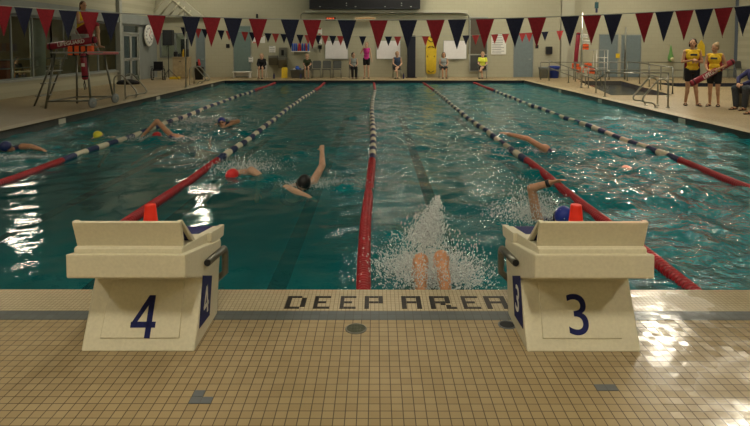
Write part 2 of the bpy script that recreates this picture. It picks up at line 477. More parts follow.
# office behind the opening
OY = YF + 3.0
M_office = mat('office_wall_paint', (.6, .6, .52), .7, 0, .05)
wallbox('wall_office_back', (OX0 - 1, OY, 0), (OX1 + 1.5, OY + .1, 3.4), M_office)
wallbox('wall_office_left', (OX0 - 1.1, YF + .2, 0), (OX0 - 1, OY, 3.4), M_office)
wallbox('wall_office_right', (OX1 + 1.5, YF + .2, 0), (OX1 + 1.6, OY, 3.4), M_office)
wallbox('ceiling_office', (OX0 - 1.1, YF + .2, 3.4), (OX1 + 1.6, OY + .1, 3.5), M_office)
wallbox('floor_office', (OX0 - 1.1, YF, -.05), (OX1 + 1.6, OY + .1, 0), M_deck)
m_ = MB(); 
for u in (160.5, 175.5, 188.5):
    x = at(u, 50, y=YF).x; m_.span((x - .04, YF - .03, zs), (x + .04, YF + .06, zo))
m_.span((OX0, YF - .03, zo - .06), (OX1, YF + .06, zo)); m_.span((OX0, YF - .05, zs - .03), (OX1, YF + .1, zs + .03))
f_ = struct('window_4', m_, M_grey)
m_ = MB().span((OX0, YF + .02, zs), (OX1, YF + .03, zo)); m_.build('pane', M_glass, f_)
m_ = MB().span((at(161, 50, y=OY - .1).x, OY - .06, zs), (at(166, 50, y=OY - .1).x, OY - .01, zo))
tag(m_.build('door_blind', M_white), 'tall white blind seen through the office window behind the red pennant', 'blind')
tag(MB().span((at(181, 50, y=OY - .1).x, OY - .1, zs + .05), (at(188, 50, y=OY - .1).x, OY - .01, zo - .3)).build('pin_board', M_darkgrey), 'dark pin board on the office back wall', 'board')

# left side: low wall, glazed lounge, grey fascia, wall above
wallbox('wall_left_low', (XL - .2, YB, 0), (XL, 23.3, .52))
wallbox('trim_7', (XL - .25, YB, .52), (XL + .06, 23.3, .58), M_greylight)
wallbox('trim_8', (XL - .2, YB, 2.80), (XL + .12, YF, 3.28), M_fascia)
wallbox('wall_left_upper', (XL - .2, YB, 3.28), (XL, YF, CEIL_Z))
wallbox('wall_lounge_back', (XL - 6, YB, 0), (XL - 5.8, YF, 3.28), M_lounge)
wallbox('wall_lounge_end', (XL - 6, 23.6, 0), (XL - .25, 23.8, 3.2), M_lounge)
wallbox('ceiling_lounge', (XL - 6, YB, 3.28), (XL - .2, 24, 3.3), M_ceil)
def col_y(u): return at(u, 60, x=XL).y
yc = [col_y(-60), col_y(-10), col_y(54), col_y(118.5)]
for i, (y0, y1) in enumerate(zip(yc, yc[1:])):
    m_ = MB(); t = .05
    m_.span((XL - .12, y0, .58), (XL - .06, y1, .64)); m_.span((XL - .12, y0, 2.73), (XL - .06, y1, 2.80))
    n = 3
    for k in range(n + 1):
        y = y0 + (y1 - y0) * k / n; m_.span((XL - .12, y - t / 2, .58), (XL - .06, y + t / 2, 2.80))
    f_ = struct('window_%d' % (i + 1), m_, M_fascia)
    for k in range(n):
        ya = y0 + (y1 - y0) * k / n; yb = y0 + (y1 - y0) * (k + 1) / n
        MB().span((XL - .095, ya + .03, .64), (XL - .085, yb - .03, 2.73)).build('pane', M_glass, f_)
for i, y in enumerate(yc[1:]):
    r = .2 if i != 1 else .26
    if i == 1: o = MB().lathe([(r, 0), (r, 2.7)], 20).build('wall_column', M_greylight, None, (XL - .6, y, 0))
    else: o = MB().span((XL - .05, y - .14, 0), (XL + .16, y + .14, CEIL_Z)).build('wall_column', M_greylight)
    o['kind'] = 'structure'
# wall end with the grey double doors
ya = col_y(123); yb = col_y(139.5)
wallbox('wall_left_end', (XL - .2, yb, 0), (XL, YF, 2.80), M_fascia)
wallbox('wall_left_panel', (XL - .2, 23.3, 0), (XL, ya, 2.80), M_fascia)
d = MB(); d.span((XL - .1, ya, 0), (XL + .02, ya + .08, 2.80)); d.span((XL - .1, yb - .08, 0), (XL + .02, yb, 2.80)); d.span((XL - .1, ya, 2.32), (XL + .02, yb, 2.40)); d.span((XL - .1, ya, 2.72), (XL + .02, yb, 2.80))
dr = struct('door_1', d, M_greylight)
ym = (ya + yb) / 2
for y0, y1 in ((ya + .08, ym), (ym, yb - .08)):
    l = MB(); b_ = .11
    l.span((XL - .07, y0, .02), (XL - .02, y0 + b_, 2.32)); l.span((XL - .07, y1 - b_, .02), (XL - .02, y1, 2.32))
    l.span((XL - .07, y0, .02), (XL - .02, y1, .25)); l.span((XL - .07, y0, 1.0), (XL - .02, y1, 1.14)); l.span((XL - .07, y0, 2.20), (XL - .02, y1, 2.32))
    lf = l.build('leaf', M_greylight, dr)
    MB().span((XL - .05, y0 + b_, .25), (XL - .04, y1 - b_, 2.20)).build('pane', M_glass, lf)
    MB().tube([(XL - .02, y0 + .06, 1.07), (XL + .04, y0 + .06, 1.07), (XL + .04, y1 - .06, 1.07), (XL - .02, y1 - .06, 1.07)], .018).build('push_bar', M_steel, lf)
MB().span((XL - .05, ya + .08, 2.40), (XL - .04, yb - .08, 2.72)).build('pane', M_glass, dr)

# doors and panels in the far wall
def wdoor(name, u0, u1, v0, v1, m, yy=YF, handle=True, split=False, hu=None, base=True):
    a = at(u0, v0, y=yy); b = at(u1, v1, y=yy); zb = 0 if base else b.z
    fr = MB(); t = .035
    fr.span((a.x - t, yy - .04, zb), (a.x, yy + .03, a.z + t)); fr.span((b.x, yy - .04, zb), (b.x + t, yy + .03, a.z + t)); fr.span((a.x, yy - .04, a.z), (b.x, yy + .03, a.z + t))
    o = struct(name, fr, M_greylight)
    lf = MB().span((a.x + .01, yy - .03, zb + .01), (b.x - .01, yy + .02, a.z - .01), .008).build('leaf', m, o)
    if handle:
        hx = (a.x + .12) if hu is None else at(hu, v1, y=yy).x
        MB().tube([(hx, yy - .03, 1.0), (hx, yy - .09, 1.0), (hx + (.12 if hu is None else -.12), yy - .09, 1.0)], .016).build('door_handle', M_steel, lf)
    return o, lf, a, b
wdoor('door_2', 196, 205.5, 30, 78, M_bluegrey, hu=204)
o, lf, a, b = wdoor('door_3', 233.5, 251, 26, 77.5, mat('teal_grey_paint', (.15, .215, .205), .5, 0, .05), handle=False)
wdoor('door_4', 514, 532.5, 33.5, 77, M_bluegrey, hu=530)
YR = YF + .3
wdoor('door_5', 599.5, 617, 34.5, 77, M_bluegrey, yy=YR)
wdoor('door_6', 621.5, 640, 35, 77.5, M_bluegrey, yy=YR)
# tall glazed door beside the whiteboard
a = at(470.5, 18, y=YF); b = at(486.5, 71.5, y=YF); zm = at(478, 54.5, y=YF).z; t = .06
m_ = MB(); m_.span((a.x - t, YF - .05, b.z), (a.x, YF + .02, a.z + t)); m_.span((b.x, YF - .05, b.z), (b.x + t, YF + .02, a.z + t))
m_.span((a.x, YF - .05, a.z), (b.x, YF + .02, a.z + t)); m_.span((a.x, YF - .05, zm - .04), (b.x, YF + .02, zm + .03)); m_.span((a.x, YF - .05, b.z), (b.x, YF + .02, b.z + .05))
o = struct('door_7', m_, M_greylight)
MB().span((a.x, YF - .02, zm), (b.x, YF - .005, a.z)).build('upper_panel', mat('brown_smoked_panel', (.10, .085, .065), .3, 0, .1, 3), o)
MB().span((a.x, YF - .02, b.z), (b.x, YF - .005, zm)).build('lower_panel', mat('slate_panel', (.075, .08, .08), .35, 0, .1, 3), o)

# ribbed sloping soffit of the stair at the upper left of the far wall
P3 = lambda u, v: at(u, v, y=YF - .3)
m_ = MB(); m_.prism([P3(150, 17.5), P3(166, -6), P3(176, -6), P3(203, 16.5)], (0, .28, 0))
so = struct('trim_9', m_, M_bulk)
m_ = MB()
for k in range(5):
    u = 151 + k * 9
    a0 = at(u, 15.5, y=YF - .34); a1 = at(u + 19, -9, y=YF - .34)
    d_ = (a1 - a0)
    lim = 1.0 if k < 2 else (.55, .36, .2)[k - 2]
    m_.tube([a0, a0 + d_ * lim], .045, 6)
m_.tube([P3(171, -2) + Vector((0, -.05, 0)), P3(193, 17) + Vector((0, -.05, 0))], .05, 6)
m_.build('rib', mat('soffit_rib_paint', (.55, .53, .40), .6, 0, .05), so)

# ------------------------------------------------------------------ ceiling luminaires
def emis(name, c, s):
    m = bpy.data.materials.new(name); m.use_nodes = True
    nt = m.node_tree; N = nt.nodes; N.remove(N['Principled BSDF'])
    e = N.new('ShaderNodeEmission'); e.inputs[0].default_value = c; e.inputs[1].default_value = s
    nt.links.new(e.outputs[0], N['Material Output'].inputs[0]); return m
for i, (x, y, s, where) in enumerate(LAMP_SPOTS):
    t = empty('ceiling_light', (x, y, CEIL_Z - .5))
    tag(t, 'long suspended luminaire ' + where, 'ceiling light', 'ceiling lights over the pool hall')
    m_ = MB(); m_.box((0, 0, .07), (.42, 1.5, .1)); m_.tube([(0, -.5, .1), (0, -.5, .5)], .015, 6); m_.tube([(0, .5, .1), (0, .5, .5)], .015, 6)
    m_.build('housing', M_greylight, t)
    MB().box((0, 0, 0), (.2, 1.4, .03)).build('diffuser', emis('lamp_diffuser', LAMP_COLOR, LAMP_POWER * 10.5 * s), t)
wl = empty('wall_light', (XL + .02, 15.4, 4.3)); tag(wl, 'long light fixture on the left wall above the lounge windows', 'wall light')
MB().box((.05, 0, 0), (.1, 1.3, .2), .01).build('housing', M_greylight, wl)
MB().box((.11, 0, 0), (.02, 1.2, .15)).build('diffuser', emis('wall_diffuser', LAMP_COLOR, 60), wl)
for x, y, z, s, lab in ((XL - 3, 17, 3.1, 50, 'added unseen panel light that brightens the lounge behind the glass'), ((OX0 + OX1) / 2 + .3, YF + 1.2, 3.33, 16, 'flat panel light in the office ceiling')):  # lounge panel is an added light, hidden by the fascia, to brighten the interior
    t = empty('ceiling_light', (x, y, z)); tag(t, lab, 'ceiling light')
    MB().box((0, 0, .035), (.66, .66, .05)).build('housing', M_greylight, t)
    MB().box((0, 0, 0), (.6, .6, .02)).build('diffuser', emis('panel_diffuser', LAMP_COLOR, s), t)
# ------------------------------------------------------------------ water
W = lambda u, v: at(u, v, z=WZ)
# places where the water is churned: (x, y, radius, chop, foam)
def spot(u, v, r, chop, foam, dx=0, dy=0):
    p = W(u, v); return (p.x + dx, p.y + dy, r, chop, foam)
CHURN = [spot(428, 262, .42, 1.0, 1.0), spot(415, 240, .40, .9, .75), spot(455, 275, .42, .8, .8), spot(434, 215, .32, .8, .85), spot(400, 265, .3, .6, .6),
         spot(540, 215, .5, 1.0, .75), spot(515, 205, .45, .9, .5), spot(548, 185, .35, .8, .45), spot(520, 225, .4, .8, .5),
         spot(318, 183, .55, .9, .6), spot(345, 190, .5, .7, .35), spot(290, 192, .3, .6, .4),
         spot(245, 172, .6, .9, .65), spot(222, 166, .5, .8, .5), spot(265, 180, .5, .7, .4), spot(305, 158, .8, .5, .25),
         spot(215, 125, 1.0, .8, .5), spot(190, 130, 1.3, .8, .45), spot(240, 132, 1.0, .7, .3),
         spot(150, 138, .9, .8, .45), spot(120, 137, .9, .7, .4), spot(100, 140, .6, .7, .4),
         spot(15, 156, .8, .8, .5), spot(40, 152, .7, .6, .4), spot(80, 128, 1.6, .6, .2), spot(200, 105, 2.0, .5, .15),
         spot(535, 148, .7, .8, .45), spot(510, 140, .7, .7, .45), spot(560, 155, .7, .7, .4),
         spot(620, 150, 1.2, .8, .35), spot(640, 130, 1.8, .8, .22), spot(610, 190, 1.0, .7, .2), spot(680, 200, 1.4, .6, .12), spot(690, 270, .7, .6, .2),
         spot(655, 178, .8, .3, .05)]
def smooth(x, a, b):
    t = np.clip((x - a) / (b - a), 0, 1); return t * t * (3 - 2 * t)
def water_mesh():
    xs = np.linspace(-PX, PX, 330)
    ys = [0.0]
    while ys[-1] < PY: ys.append(ys[-1] + .034 + .006 * ys[-1])
    ys[-1] = PY; ys = np.array(ys)
    X, Y = np.meshgrid(xs, ys)
    rng = np.random.default_rng(3)
    chop = np.zeros_like(X); foam = np.zeros_like(X)
    for x, y, r, c, f in CHURN:
        g = np.exp(-((X - x) ** 2 + (Y - y) ** 2) / (2 * (r * .8) ** 2))
        chop = np.maximum(chop, c * g); foam = np.maximum(foam, f * g)
    base = .12 + .55 * smooth(Y, 2.5, 7.5) + .5 * smooth(X, 1.4, 3.2) * smooth(Y, -1, 2.0) + .22 * smooth(X, -1.2, .2)
    base = np.clip(base, 0, .85)
    amp = np.clip(base + .9 * chop, 0, 1.35)
    Z = np.zeros_like(X)
    for k in range(64):
        lam = .16 * (12.0 ** rng.random())           # .16 to 1.9 m
        th = rng.random() * 2 * PI
        slope = .030 if lam < .7 else .012
        a = slope * lam / (2 * PI) * 1.6
        ph = rng.random() * 2 * PI
        wx = .25 * np.sin(X * 1.3 + k) + .25 * np.sin(Y * 1.1 + 2 * k)
        fade = np.clip((lam - .02 * Y - .04) / .12, 0, 1)
        Z += a * fade * np.sin(2 * PI / lam * (X * math.cos(th) + Y * math.sin(th)) + ph + wx * 2)
    Z = Z * amp
    Z = Z + .35 * np.abs(Z) * np.clip(chop, 0, 1)
    ny, nx = X.shape
    co = np.stack([X, Y, Z], -1).reshape(-1, 3).astype(np.float32)
    me = bpy.data.meshes.new('pool_water')
    idx = np.arange(ny * nx).reshape(ny, nx)
    q = np.stack([idx[:-1, :-1], idx[:-1, 1:], idx[1:, 1:], idx[1:, :-1]], -1).reshape(-1, 4).astype(np.int32)
    me.vertices.add(len(co)); me.vertices.foreach_set('co', co.ravel())
    me.loops.add(q.size); me.loops.foreach_set('vertex_index', q.ravel())
    me.polygons.add(len(q)); me.polygons.foreach_set('loop_start', np.arange(0, q.size, 4, dtype=np.int32))
    me.polygons.foreach_set('loop_total', np.full(len(q), 4, dtype=np.int32))
    me.polygons.foreach_set('use_smooth', np.ones(len(q), dtype=bool))
    me.update(calc_edges=True)
    for nm, arr in (('chop', amp), ('foam', foam)):
        a = me.attributes.new(nm, 'FLOAT', 'POINT'); a.data.foreach_set('value', arr.ravel().astype(np.float32))
    return me
def water_mat():
    m = bpy.data.materials.new('pool_water'); m.use_nodes = True
    nt = m.node_tree; N = nt.nodes; L = nt.links; N.remove(N['Principled BSDF'])
    tc = N.new('ShaderNodeTexCoord')
    def attr(n): a = N.new('ShaderNodeAttribute'); a.attribute_name = n; return a.outputs['Fac']
    def math_(op, a, b=None, c=None):
        n = N.new('ShaderNodeMath'); n.operation = op
        for i, k in enumerate((a, b, c)):
            if k is None: continue
            if isinstance(k, (int, float)): n.inputs[i].default_value = k
            else: L.new(k, n.inputs[i])
        return n.outputs[0]
    n1 = N.new('ShaderNodeTexNoise'); n1.inputs['Scale'].default_value = 5.5; n1.inputs['Detail'].default_value = 3; n1.inputs['Distortion'].default_value = .6
    L.new(tc.outputs['Object'], n1.inputs['Vector'])
    n2 = N.new('ShaderNodeTexNoise'); n2.inputs['Scale'].default_value = 19; n2.inputs['Detail'].default_value = 3; n2.inputs['Distortion'].default_value = .5
    L.new(tc.outputs['Object'], n2.inputs['Vector'])
    ch = attr('chop')
    h = math_('ADD', math_('MULTIPLY', n1.outputs['Fac'], .032), math_('MULTIPLY', n2.outputs['Fac'], .017))
    h = math_('MULTIPLY', h, math_('POWER', ch, 1.3))
    b = N.new('ShaderNodeBump'); b.inputs['Strength'].default_value = 1; b.inputs['Distance'].default_value = 1
    L.new(h, b.inputs['Height'])
    g = N.new('ShaderNodeBsdfGlossy'); g.inputs['Roughness'].default_value = .02; L.new(b.outputs[0], g.inputs['Normal'])
    t = N.new('ShaderNodeBsdfTransparent'); t.inputs[0].default_value = (.34, .82, .82, 1)
    d = N.new('ShaderNodeBsdfDiffuse'); d.inputs[0].default_value = (.008, .20, .225, 1); L.new(b.outputs[0], d.inputs['Normal'])
    body = N.new('ShaderNodeMixShader'); L.new(math_('ADD', .20, math_('MULTIPLY', math_('MINIMUM', ch, 1.0), .55)), body.inputs[0]); L.new(t.outputs[0], body.inputs[1]); L.new(d.outputs[0], body.inputs[2])
    fr = N.new('ShaderNodeFresnel'); fr.inputs[0].default_value = 1.33; L.new(b.outputs[0], fr.inputs['Normal'])
    s1 = N.new('ShaderNodeMixShader'); L.new(fr.outputs[0], s1.inputs[0]); L.new(body.outputs[0], s1.inputs[1]); L.new(g.outputs[0], s1.inputs[2])
    # bubbles and foam where the water is churned
    n3 = N.new('ShaderNodeTexNoise'); n3.inputs['Scale'].default_value = 14; n3.inputs['Detail'].default_value = 6; n3.inputs['Roughness'].default_value = .7; n3.inputs['Distortion'].default_value = 1.0
    L.new(tc.outputs['Object'], n3.inputs['Vector'])
    fo = attr('foam')
    thr = math_('SUBTRACT', .82, math_('MULTIPLY', fo, .46))
    k = N.new('ShaderNodeMapRange'); k.inputs['From Min'].default_value = 0; k.inputs['From Max'].default_value = .12
    L.new(math_('SUBTRACT', n3.outputs['Fac'], thr), k.inputs['Value'])
    fd = N.new('ShaderNodeBsdfPrincipled'); fd.inputs['Base Color'].default_value = (.62, .68, .66, 1); fd.inputs['Roughness'].default_value = .35; L.new(b.outputs[0], fd.inputs['Normal'])
    s2 = N.new('ShaderNodeMixShader'); L.new(math_('MULTIPLY', k.outputs[0], .8), s2.inputs[0]); L.new(s1.outputs[0], s2.inputs[1]); L.new(fd.outputs[0], s2.inputs[2])
    L.new(s2.outputs[0], N['Material Output'].inputs[0])
    return m
M_water = water_mat()
wo = link('pool_water', water_mesh(), M_water, None, (0, 0, WZ)); wo['kind'] = 'structure'
for nm, poly in (('ramp_water', RAMP), ('leisure_pool_water', LEIS)):
    mb = MB(); sheet(mb, poly, z=WZ); o = mb.build(nm, M_water); o['kind'] = 'structure'
    a = o.data.attributes.new('chop', 'FLOAT', 'POINT'); a.data.foreach_set('value', np.full(len(o.data.vertices), .5, dtype=np.float32))

# white depth-marker tiles at the waterline of the side walls
k = 0
for side, marks in ((-1, ((62, 123), (158, 99.5), (212, 86.5))), (1, ((600, 103), (682, 122.3), (560, 93)))):
    for u, v in marks:
        p = at(u, v, x=side * PX)
        m_ = MB().box((side * (PX - .006), p.y, WZ + .06), (.014, .3, .12))
        tag(m_.build('depth_marker', mat('marker_tile', (.55, .53, .44), .4, 0, .05)), 'pale square depth marker tile at the waterline of the %s pool wall, %s of three' % (('left' if side < 0 else 'right'), ('nearest', 'middle', 'farthest')[[0, 1, 2][marks.index((u, v))]] if side < 0 else ('middle', 'nearest', 'farthest')[marks.index((u, v))]), 'marker')

# ------------------------------------------------------------------ lane ropes
SEG = 25.0 / 66
def float_mesh(near):
    n = 8; L_ = SEG; prof = []
    st = L_ / n
    for i in range(n):
        y = i * st
        prof += [(.022, y + .0005), (.022, y + st * .22), (.056, y + st * .30), (.059, y + st * .6), (.054, y + st * .9), (.022, y + st * .97)]
    mb = MB().lathe(prof, 14 if near else 8, Matrix.Rotation(-PI / 2, 4, 'X'))
    return mb.mesh('float')
mats_f = {'red': mat('red_float_plastic', (.30, .008, .014), .35, 0, .15), 'white': mat('white_float_plastic', (.60, .58, .44), .4, 0, .05),
          'navy': mat('navy_float_plastic', (.012, .03, .10), .35, 0, .15)}
FM = {}
for c, m in mats_f.items():
    me = float_mesh(True); me.materials.append(m); FM[c] = me
LABROPE = ['lane rope with red ends floating between the two lanes furthest left', 'lane rope passing behind block 4, red near end then white and navy',
           'central lane rope ending at the P of the deck lettering', 'lane rope passing behind block 3 to the pool edge',
           'lane rope with red ends closest to the two standing lifeguards']
rg = random.Random(5)
for r, x in enumerate((-5.0, -2.5, 0.0, 2.5, 5.0)):
    t = empty('lane_rope', (x, 0, WZ)); tag(t, LABROPE[r], 'lane rope', 'lane ropes across the pool')
    ph = rg.random() * 6
    path = lambda y: Vector((.035 * math.sin(y * .45 + ph) * min(1, y / 2) + (.80 if r == 1 else .0) * max(0, 1 - y / 1.7) ** 1.3, y, .012 + .012 * math.sin(y * 1.7 + ph)))
    MB().tube([path(.3 * i) for i in range(84)] , .012, 6).build('cable', M_steeldark, t)
    for k in range(66):
        y0 = k * SEG
        c = 'red' if (k < 14 or k >= 53) else ('white' if (k % 2) else 'navy')
        o = bpy.data.objects.new('float_section', FM[c]); COL.objects.link(o); o.parent = t
        a = path(y0); b = path(y0 + SEG); o.location = a
        o.rotation_euler = (math.atan2(b.z - a.z, SEG), 0, -math.atan2(b.x - a.x, SEG))

# ------------------------------------------------------------------ starting blocks
M_block = mat('cream_block_plastic', (.68, .63, .47), .5, 0, .05, 60, bump=.05)
M_blue = mat('block_navy_vinyl', (.012, .016, .10), .6, 0, .15, 40, spec=.2)
M_tread = mat('navy_nonslip_tread', (.022, .025, .12), .85, 0, .3, 150, bump=.4)
def chamfer(mb, off):
    bmesh.ops.bevel(mb.bm, geom=list(mb.bm.edges), offset=off, segments=3, profile=.6, affect='EDGES')
def digit(num, size, m, parent, M, depth, bold):
    if num != '4': return text('number', num, size, m, parent, M, depth, bold)
    k = size * .73; w_ = k * .62; t_ = k * .14           # an open-topped diagonal, a crossbar and an upright
    mb = MB(); P_ = lambda x, y: Vector(((x - .5) * w_, (y - .5) * k, -depth))
    ty = t_ / k; tx = t_ / w_
    for q in ([P_(.62, 0), P_(.62 + tx, 0), P_(.62 + tx, 1), P_(.62, 1)], [P_(0, .24), P_(1, .24), P_(1, .24 + ty), P_(0, .24 + ty)], [P_(0, .24 + ty * .6), P_(.20, .24 + ty * .6), P_(.62 + tx, 1), P_(.60, 1)]):
        mb.prism(q, (0, 0, 2 * depth))
    me = mb.mesh('number'); me.transform(M); return link('number', me, m, parent)
def starting_block(num, cx, inner, label):
    """inner = +1 if the side turned to the middle of the pool end is at +x"""
    t = empty('starting_block', (cx, -.5, 0)); tag(t, label, 'starting block', 'starting blocks')
    hw = .322; O = Vector((0, .5, 0)); ZB_ = at(130, 278.3, y=-.962).z; ZT_ = at(130, 254.4, y=-.962).z
    yz = [(-.832, 0), (-.65, .35), (-.962, ZB_), (-.962, ZT_), (-.255, .455), (-.245, .42), (-.30, .28), (-.36, 0)]
    mb = MB().prism([Vector((-hw, y, z)) + O for y, z in yz], (2 * hw, 0, 0)); bmesh.ops.recalc_face_normals(mb.bm, faces=mb.bm.faces); chamfer(mb, .011)
    b = mb.build('base', M_block, t)
    # raised number panel on the leaning front
    f0 = Vector((0, -.832, 0)) + O; f1 = Vector((0, -.65, .35)) + O
    up = (f1 - f0).normalized(); nrm = Vector((0, -up.z, up.y))
    pan = MB()
    q = [f0 + Vector((sx, 0, 0)) + up * s for sx, s in ((-.225, .07), (.225, .07), (.215, .375), (-.215, .375))]
    pan.prism([k + nrm * -.004 for k in q], nrm * .012); bmesh.ops.recalc_face_normals(pan.bm, faces=pan.bm.faces); chamfer(pan, .004)
    pn = pan.build('number_panel', M_block, t)
    c = f0 + up * (at(140.5, 315.5, y=-.735).z / up.z) + Vector((.01 * inner, 0, 0)) + nrm * .0085
    digit(num, .315, M_blue, pn, frame_mat(c, (1, 0, 0), up), .0012, .0005)
    # blue number plate on the inner side
    sx = inner * (hw + .001)
    pl = MB().prism([Vector((sx, y, z)) + O for y, z in [(q_.y, q_.z) for q_ in (at(204, 275.5, x=-.925), at(213, 275.5, x=-.925), at(210.5, 315, x=-.925), at(200.5, 328.5, x=-.925))]], (.003 * inner, 0, 0)).build('side_plate', M_blue, t)
    q_ = at(207, 300, x=-.925); pos = Vector((sx + .0035 * inner, q_.y, q_.z)) + O
    xd = (0, 1, 0) if inner > 0 else (0, -1, 0)
    digit(num, .22, M_white, pl, frame_mat(pos, xd, (0, 0, 1)), .001, .002)
    # stepped top plate, tilted down towards the water and standing over the back edge
    yz = [(-.928, .588), (-.928, ZT_ + .018), (-.910, ZT_ + .026), (-.165, .512), (-.17, .466), (-.26, .45)]
    mb = MB().prism([Vector((-hw + .028, y, z)) + O for y, z in yz], (2 * hw - .056, 0, 0)); bmesh.ops.recalc_face_normals(mb.bm, faces=mb.bm.faces); chamfer(mb, .005)
    tp = mb.build('top_plate', M_block, t)
    sl = (.512 - .622) / .717
    mb = MB().prism([Vector((-hw + .07, y, .622 + sl * (y + .882) + dz)) + O for y, dz in ((-.872, -.001), (-.872, .003), (-.19, .003), (-.19, -.001))], (2 * hw - .14, 0, 0))
    mb.build('tread', M_tread, tp)
    # side lips of the platform rising at the water end
    for s in (-1, 1):
        x0 = s * (hw - .002); lip = [(-.46, .562), (-.150, .518), (-.175, .452), (-.34, .462), (-.46, .500)]
        mb = MB().prism([Vector((x0 - s * .035, y, z)) + O for y, z in lip], (s * .035, 0, 0)); bmesh.ops.recalc_face_normals(mb.bm, faces=mb.bm.faces); chamfer(mb, .005)
        mb.build('side_lip', M_block, tp)
    # wedge shaped kick fin: front panel, back strut plates, dark underside
    w2 = .292
    mb = MB().prism([Vector((-w2, y, z)) + O for y, z in ((-.892, .620), (-.945, .774), (-.937, .781), (-.922, .777), (-.868, .614))], (2 * w2, 0, 0)); bmesh.ops.recalc_face_normals(mb.bm, faces=mb.bm.faces); chamfer(mb, .004)
    fin = mb.build('kick_fin', M_block, t)
    for s in (-1, 1):
        MB().prism([Vector((s * w2, y, z)) + O for y, z in ((-.930, .779), (-.908, .779), (-.685, .590), (-.720, .590))], (-s * .022, 0, 0)).build('fin_brace', M_block, fin)
    MB().prism([Vector((-w2 + .022, y, z)) + O for y, z in ((-.922, .770), (-.915, .774), (-.708, .600), (-.715, .594))], (2 * w2 - .044, 0, 0)).build('fin_tread', M_tread, fin)
    MB().span(Vector((-w2 + .03, -.90, .615)) + O, Vector((w2 - .01, -.86, .6285)) + O).build('fin_slot', M_black, fin)
    # backstroke grips, one on each side
    for s in (-1, 1):
        X = s * (hw + .024)
        pts = [Vector((X, -.64, .44)), Vector((X, -.31, .40))] + [Vector(p) for p in arc((X, -.30, .345), (0, .055, 0), (0, 0, .055), PI / 2, 0, 5)] + [Vector((X, -.25, .23)), Vector((X - s * .05, -.27, .19))]
        g = MB().tube([p + O for p in pts], .022, 12).build('grip_bar', M_steeldark, t)
        MB().tube([Vector((X, -.645, .4406)) + O, Vector((X, -.637, .4396)) + O], .019, 12).build('end_cap', M_black, g)
        MB().tube([Vector((s * (hw - .01), -.40, .405)) + O, Vector((X, -.40, .41)) + O], .012, 8).build('bracket', M_steeldark, g)
    return t
starting_block('4', -1.256, 1, 'cream plastic starting block marked four, left of the tile lettering')
starting_block('3', 1.264, -1, 'cream plastic starting block marked three, beside the open deck socket')
def cup(p, label):
    t = empty('marker_cup', p); tag(t, label, 'cup', 'red cups on the starting blocks')
    m = mat('red_cup_plastic', (.85, .035, .015), .4, 0, .06)
    MB().lathe([(.052, 0), (.054, .006), (.050, .012), (.0345, .165), (.033, .172), (.028, .174)], 24).build('body', m, t)
    MB().lathe([(.056, 0), (.057, .004), (.055, .010), (.048, .011)], 24, cap=False).build('rim', m, t)
c0 = at(150.5, 214, y=-.40); cup((c0.x, -.40, .551), 'upturned red plastic cup on the left starting block, near the central rope')
c0 = at(576, 214, y=-.40); cup((c0.x, -.40, .551), 'upturned red plastic cup in front of the swimmer with the raised arm')

# ------------------------------------------------------------------ backstroke flag lines
def flag_line(Y, items, label, h, wdt, swag=.0, xr=8.2):
    pts = [at(u, v, y=Y) for u, v, c in items]
    A = np.polyfit([p.x for p in pts], [p.z for p in pts], 2)
    zf = lambda x: float(np.polyval(A, x))
    t = empty('flag_line', (0, Y, 0)); tag(t, label, 'flag line', 'backstroke flag lines over the pool')
    MB().tube([(x, 0, zf(x)) for x in np.linspace(-xr, xr, 60)], .008, 6).build('cord', M_greylight, t)
    for (u, v, c), p in zip(items, pts):
        mb = MB(); n = 5; x0 = p.x - wdt / 2
        ph = random.random() * 6; tw = random.uniform(-.012, .012)
        grid = []
        for j in range(7):
            f = j / 6; row = []
            for i in range(n):
                g = i / (n - 1)
                xx = x0 + wdt * (f / 2 + g * (1 - f)) + tw * f * f
                zz = zf(x0 + wdt * g) - h * f
                row.append(mb.bm.verts.new((xx, .01 * math.sin(ph + g * 4) * f, zz)))
            grid.append(row)
        fs = []
        for j in range(6):
            for i in range(n - 1):
                fs.append(mb.bm.faces.new((grid[j][i], grid[j][i + 1], grid[j + 1][i + 1], grid[j + 1][i])))
        bmesh.ops.remove_doubles(mb.bm, verts=mb.bm.verts, dist=1e-4)
        bmesh.ops.solidify(mb.bm, geom=list(mb.bm.faces), thickness=.003)
        mb.build('pennant', M_redflag if c == 'r' and Y < 10 else (M_redfar if c == 'r' else M_navyflag), t)
near = [(-33, 2, 'r'), (-16, 4, 'b'), (3, 6.5, 'r'), (23.5, 7.5, 'b'), (45.5, 9, 'r'), (68, 10.5, 'b'), (89.5, 12, 'r'), (110.5, 13, 'b'), (156.5, 15, 'r'), (191, 16.2, 'b'), (211.5, 17, 'r'), (233, 17.7, 'b'),
        (258, 18.3, 'r'), (290, 19, 'b'), (312, 19.3, 'r'), (347, 19.8, 'b'), (378.5, 20, 'r'), (408, 20, 'b'), (435.5, 19.8, 'r'), (457, 19.5, 'b'), (485, 18.8, 'r'),
        (515, 17.8, 'b'), (537, 17.2, 'r'), (570, 16, 'b'), (592, 15, 'r'), (613, 14, 'b'), (644.5, 12.5, 'r'), (664.5, 11.5, 'b'), (684.5, 10.5, 'r'), (704, 9.3, 'b'), (723.5, 7.7, 'r'), (743.5, 6, 'b'), (765, 4, 'r')]
flag_line(5.0, near, 'near line of large maroon and navy pennants strung across the whole pool', .46, .29, 0, 8.4)
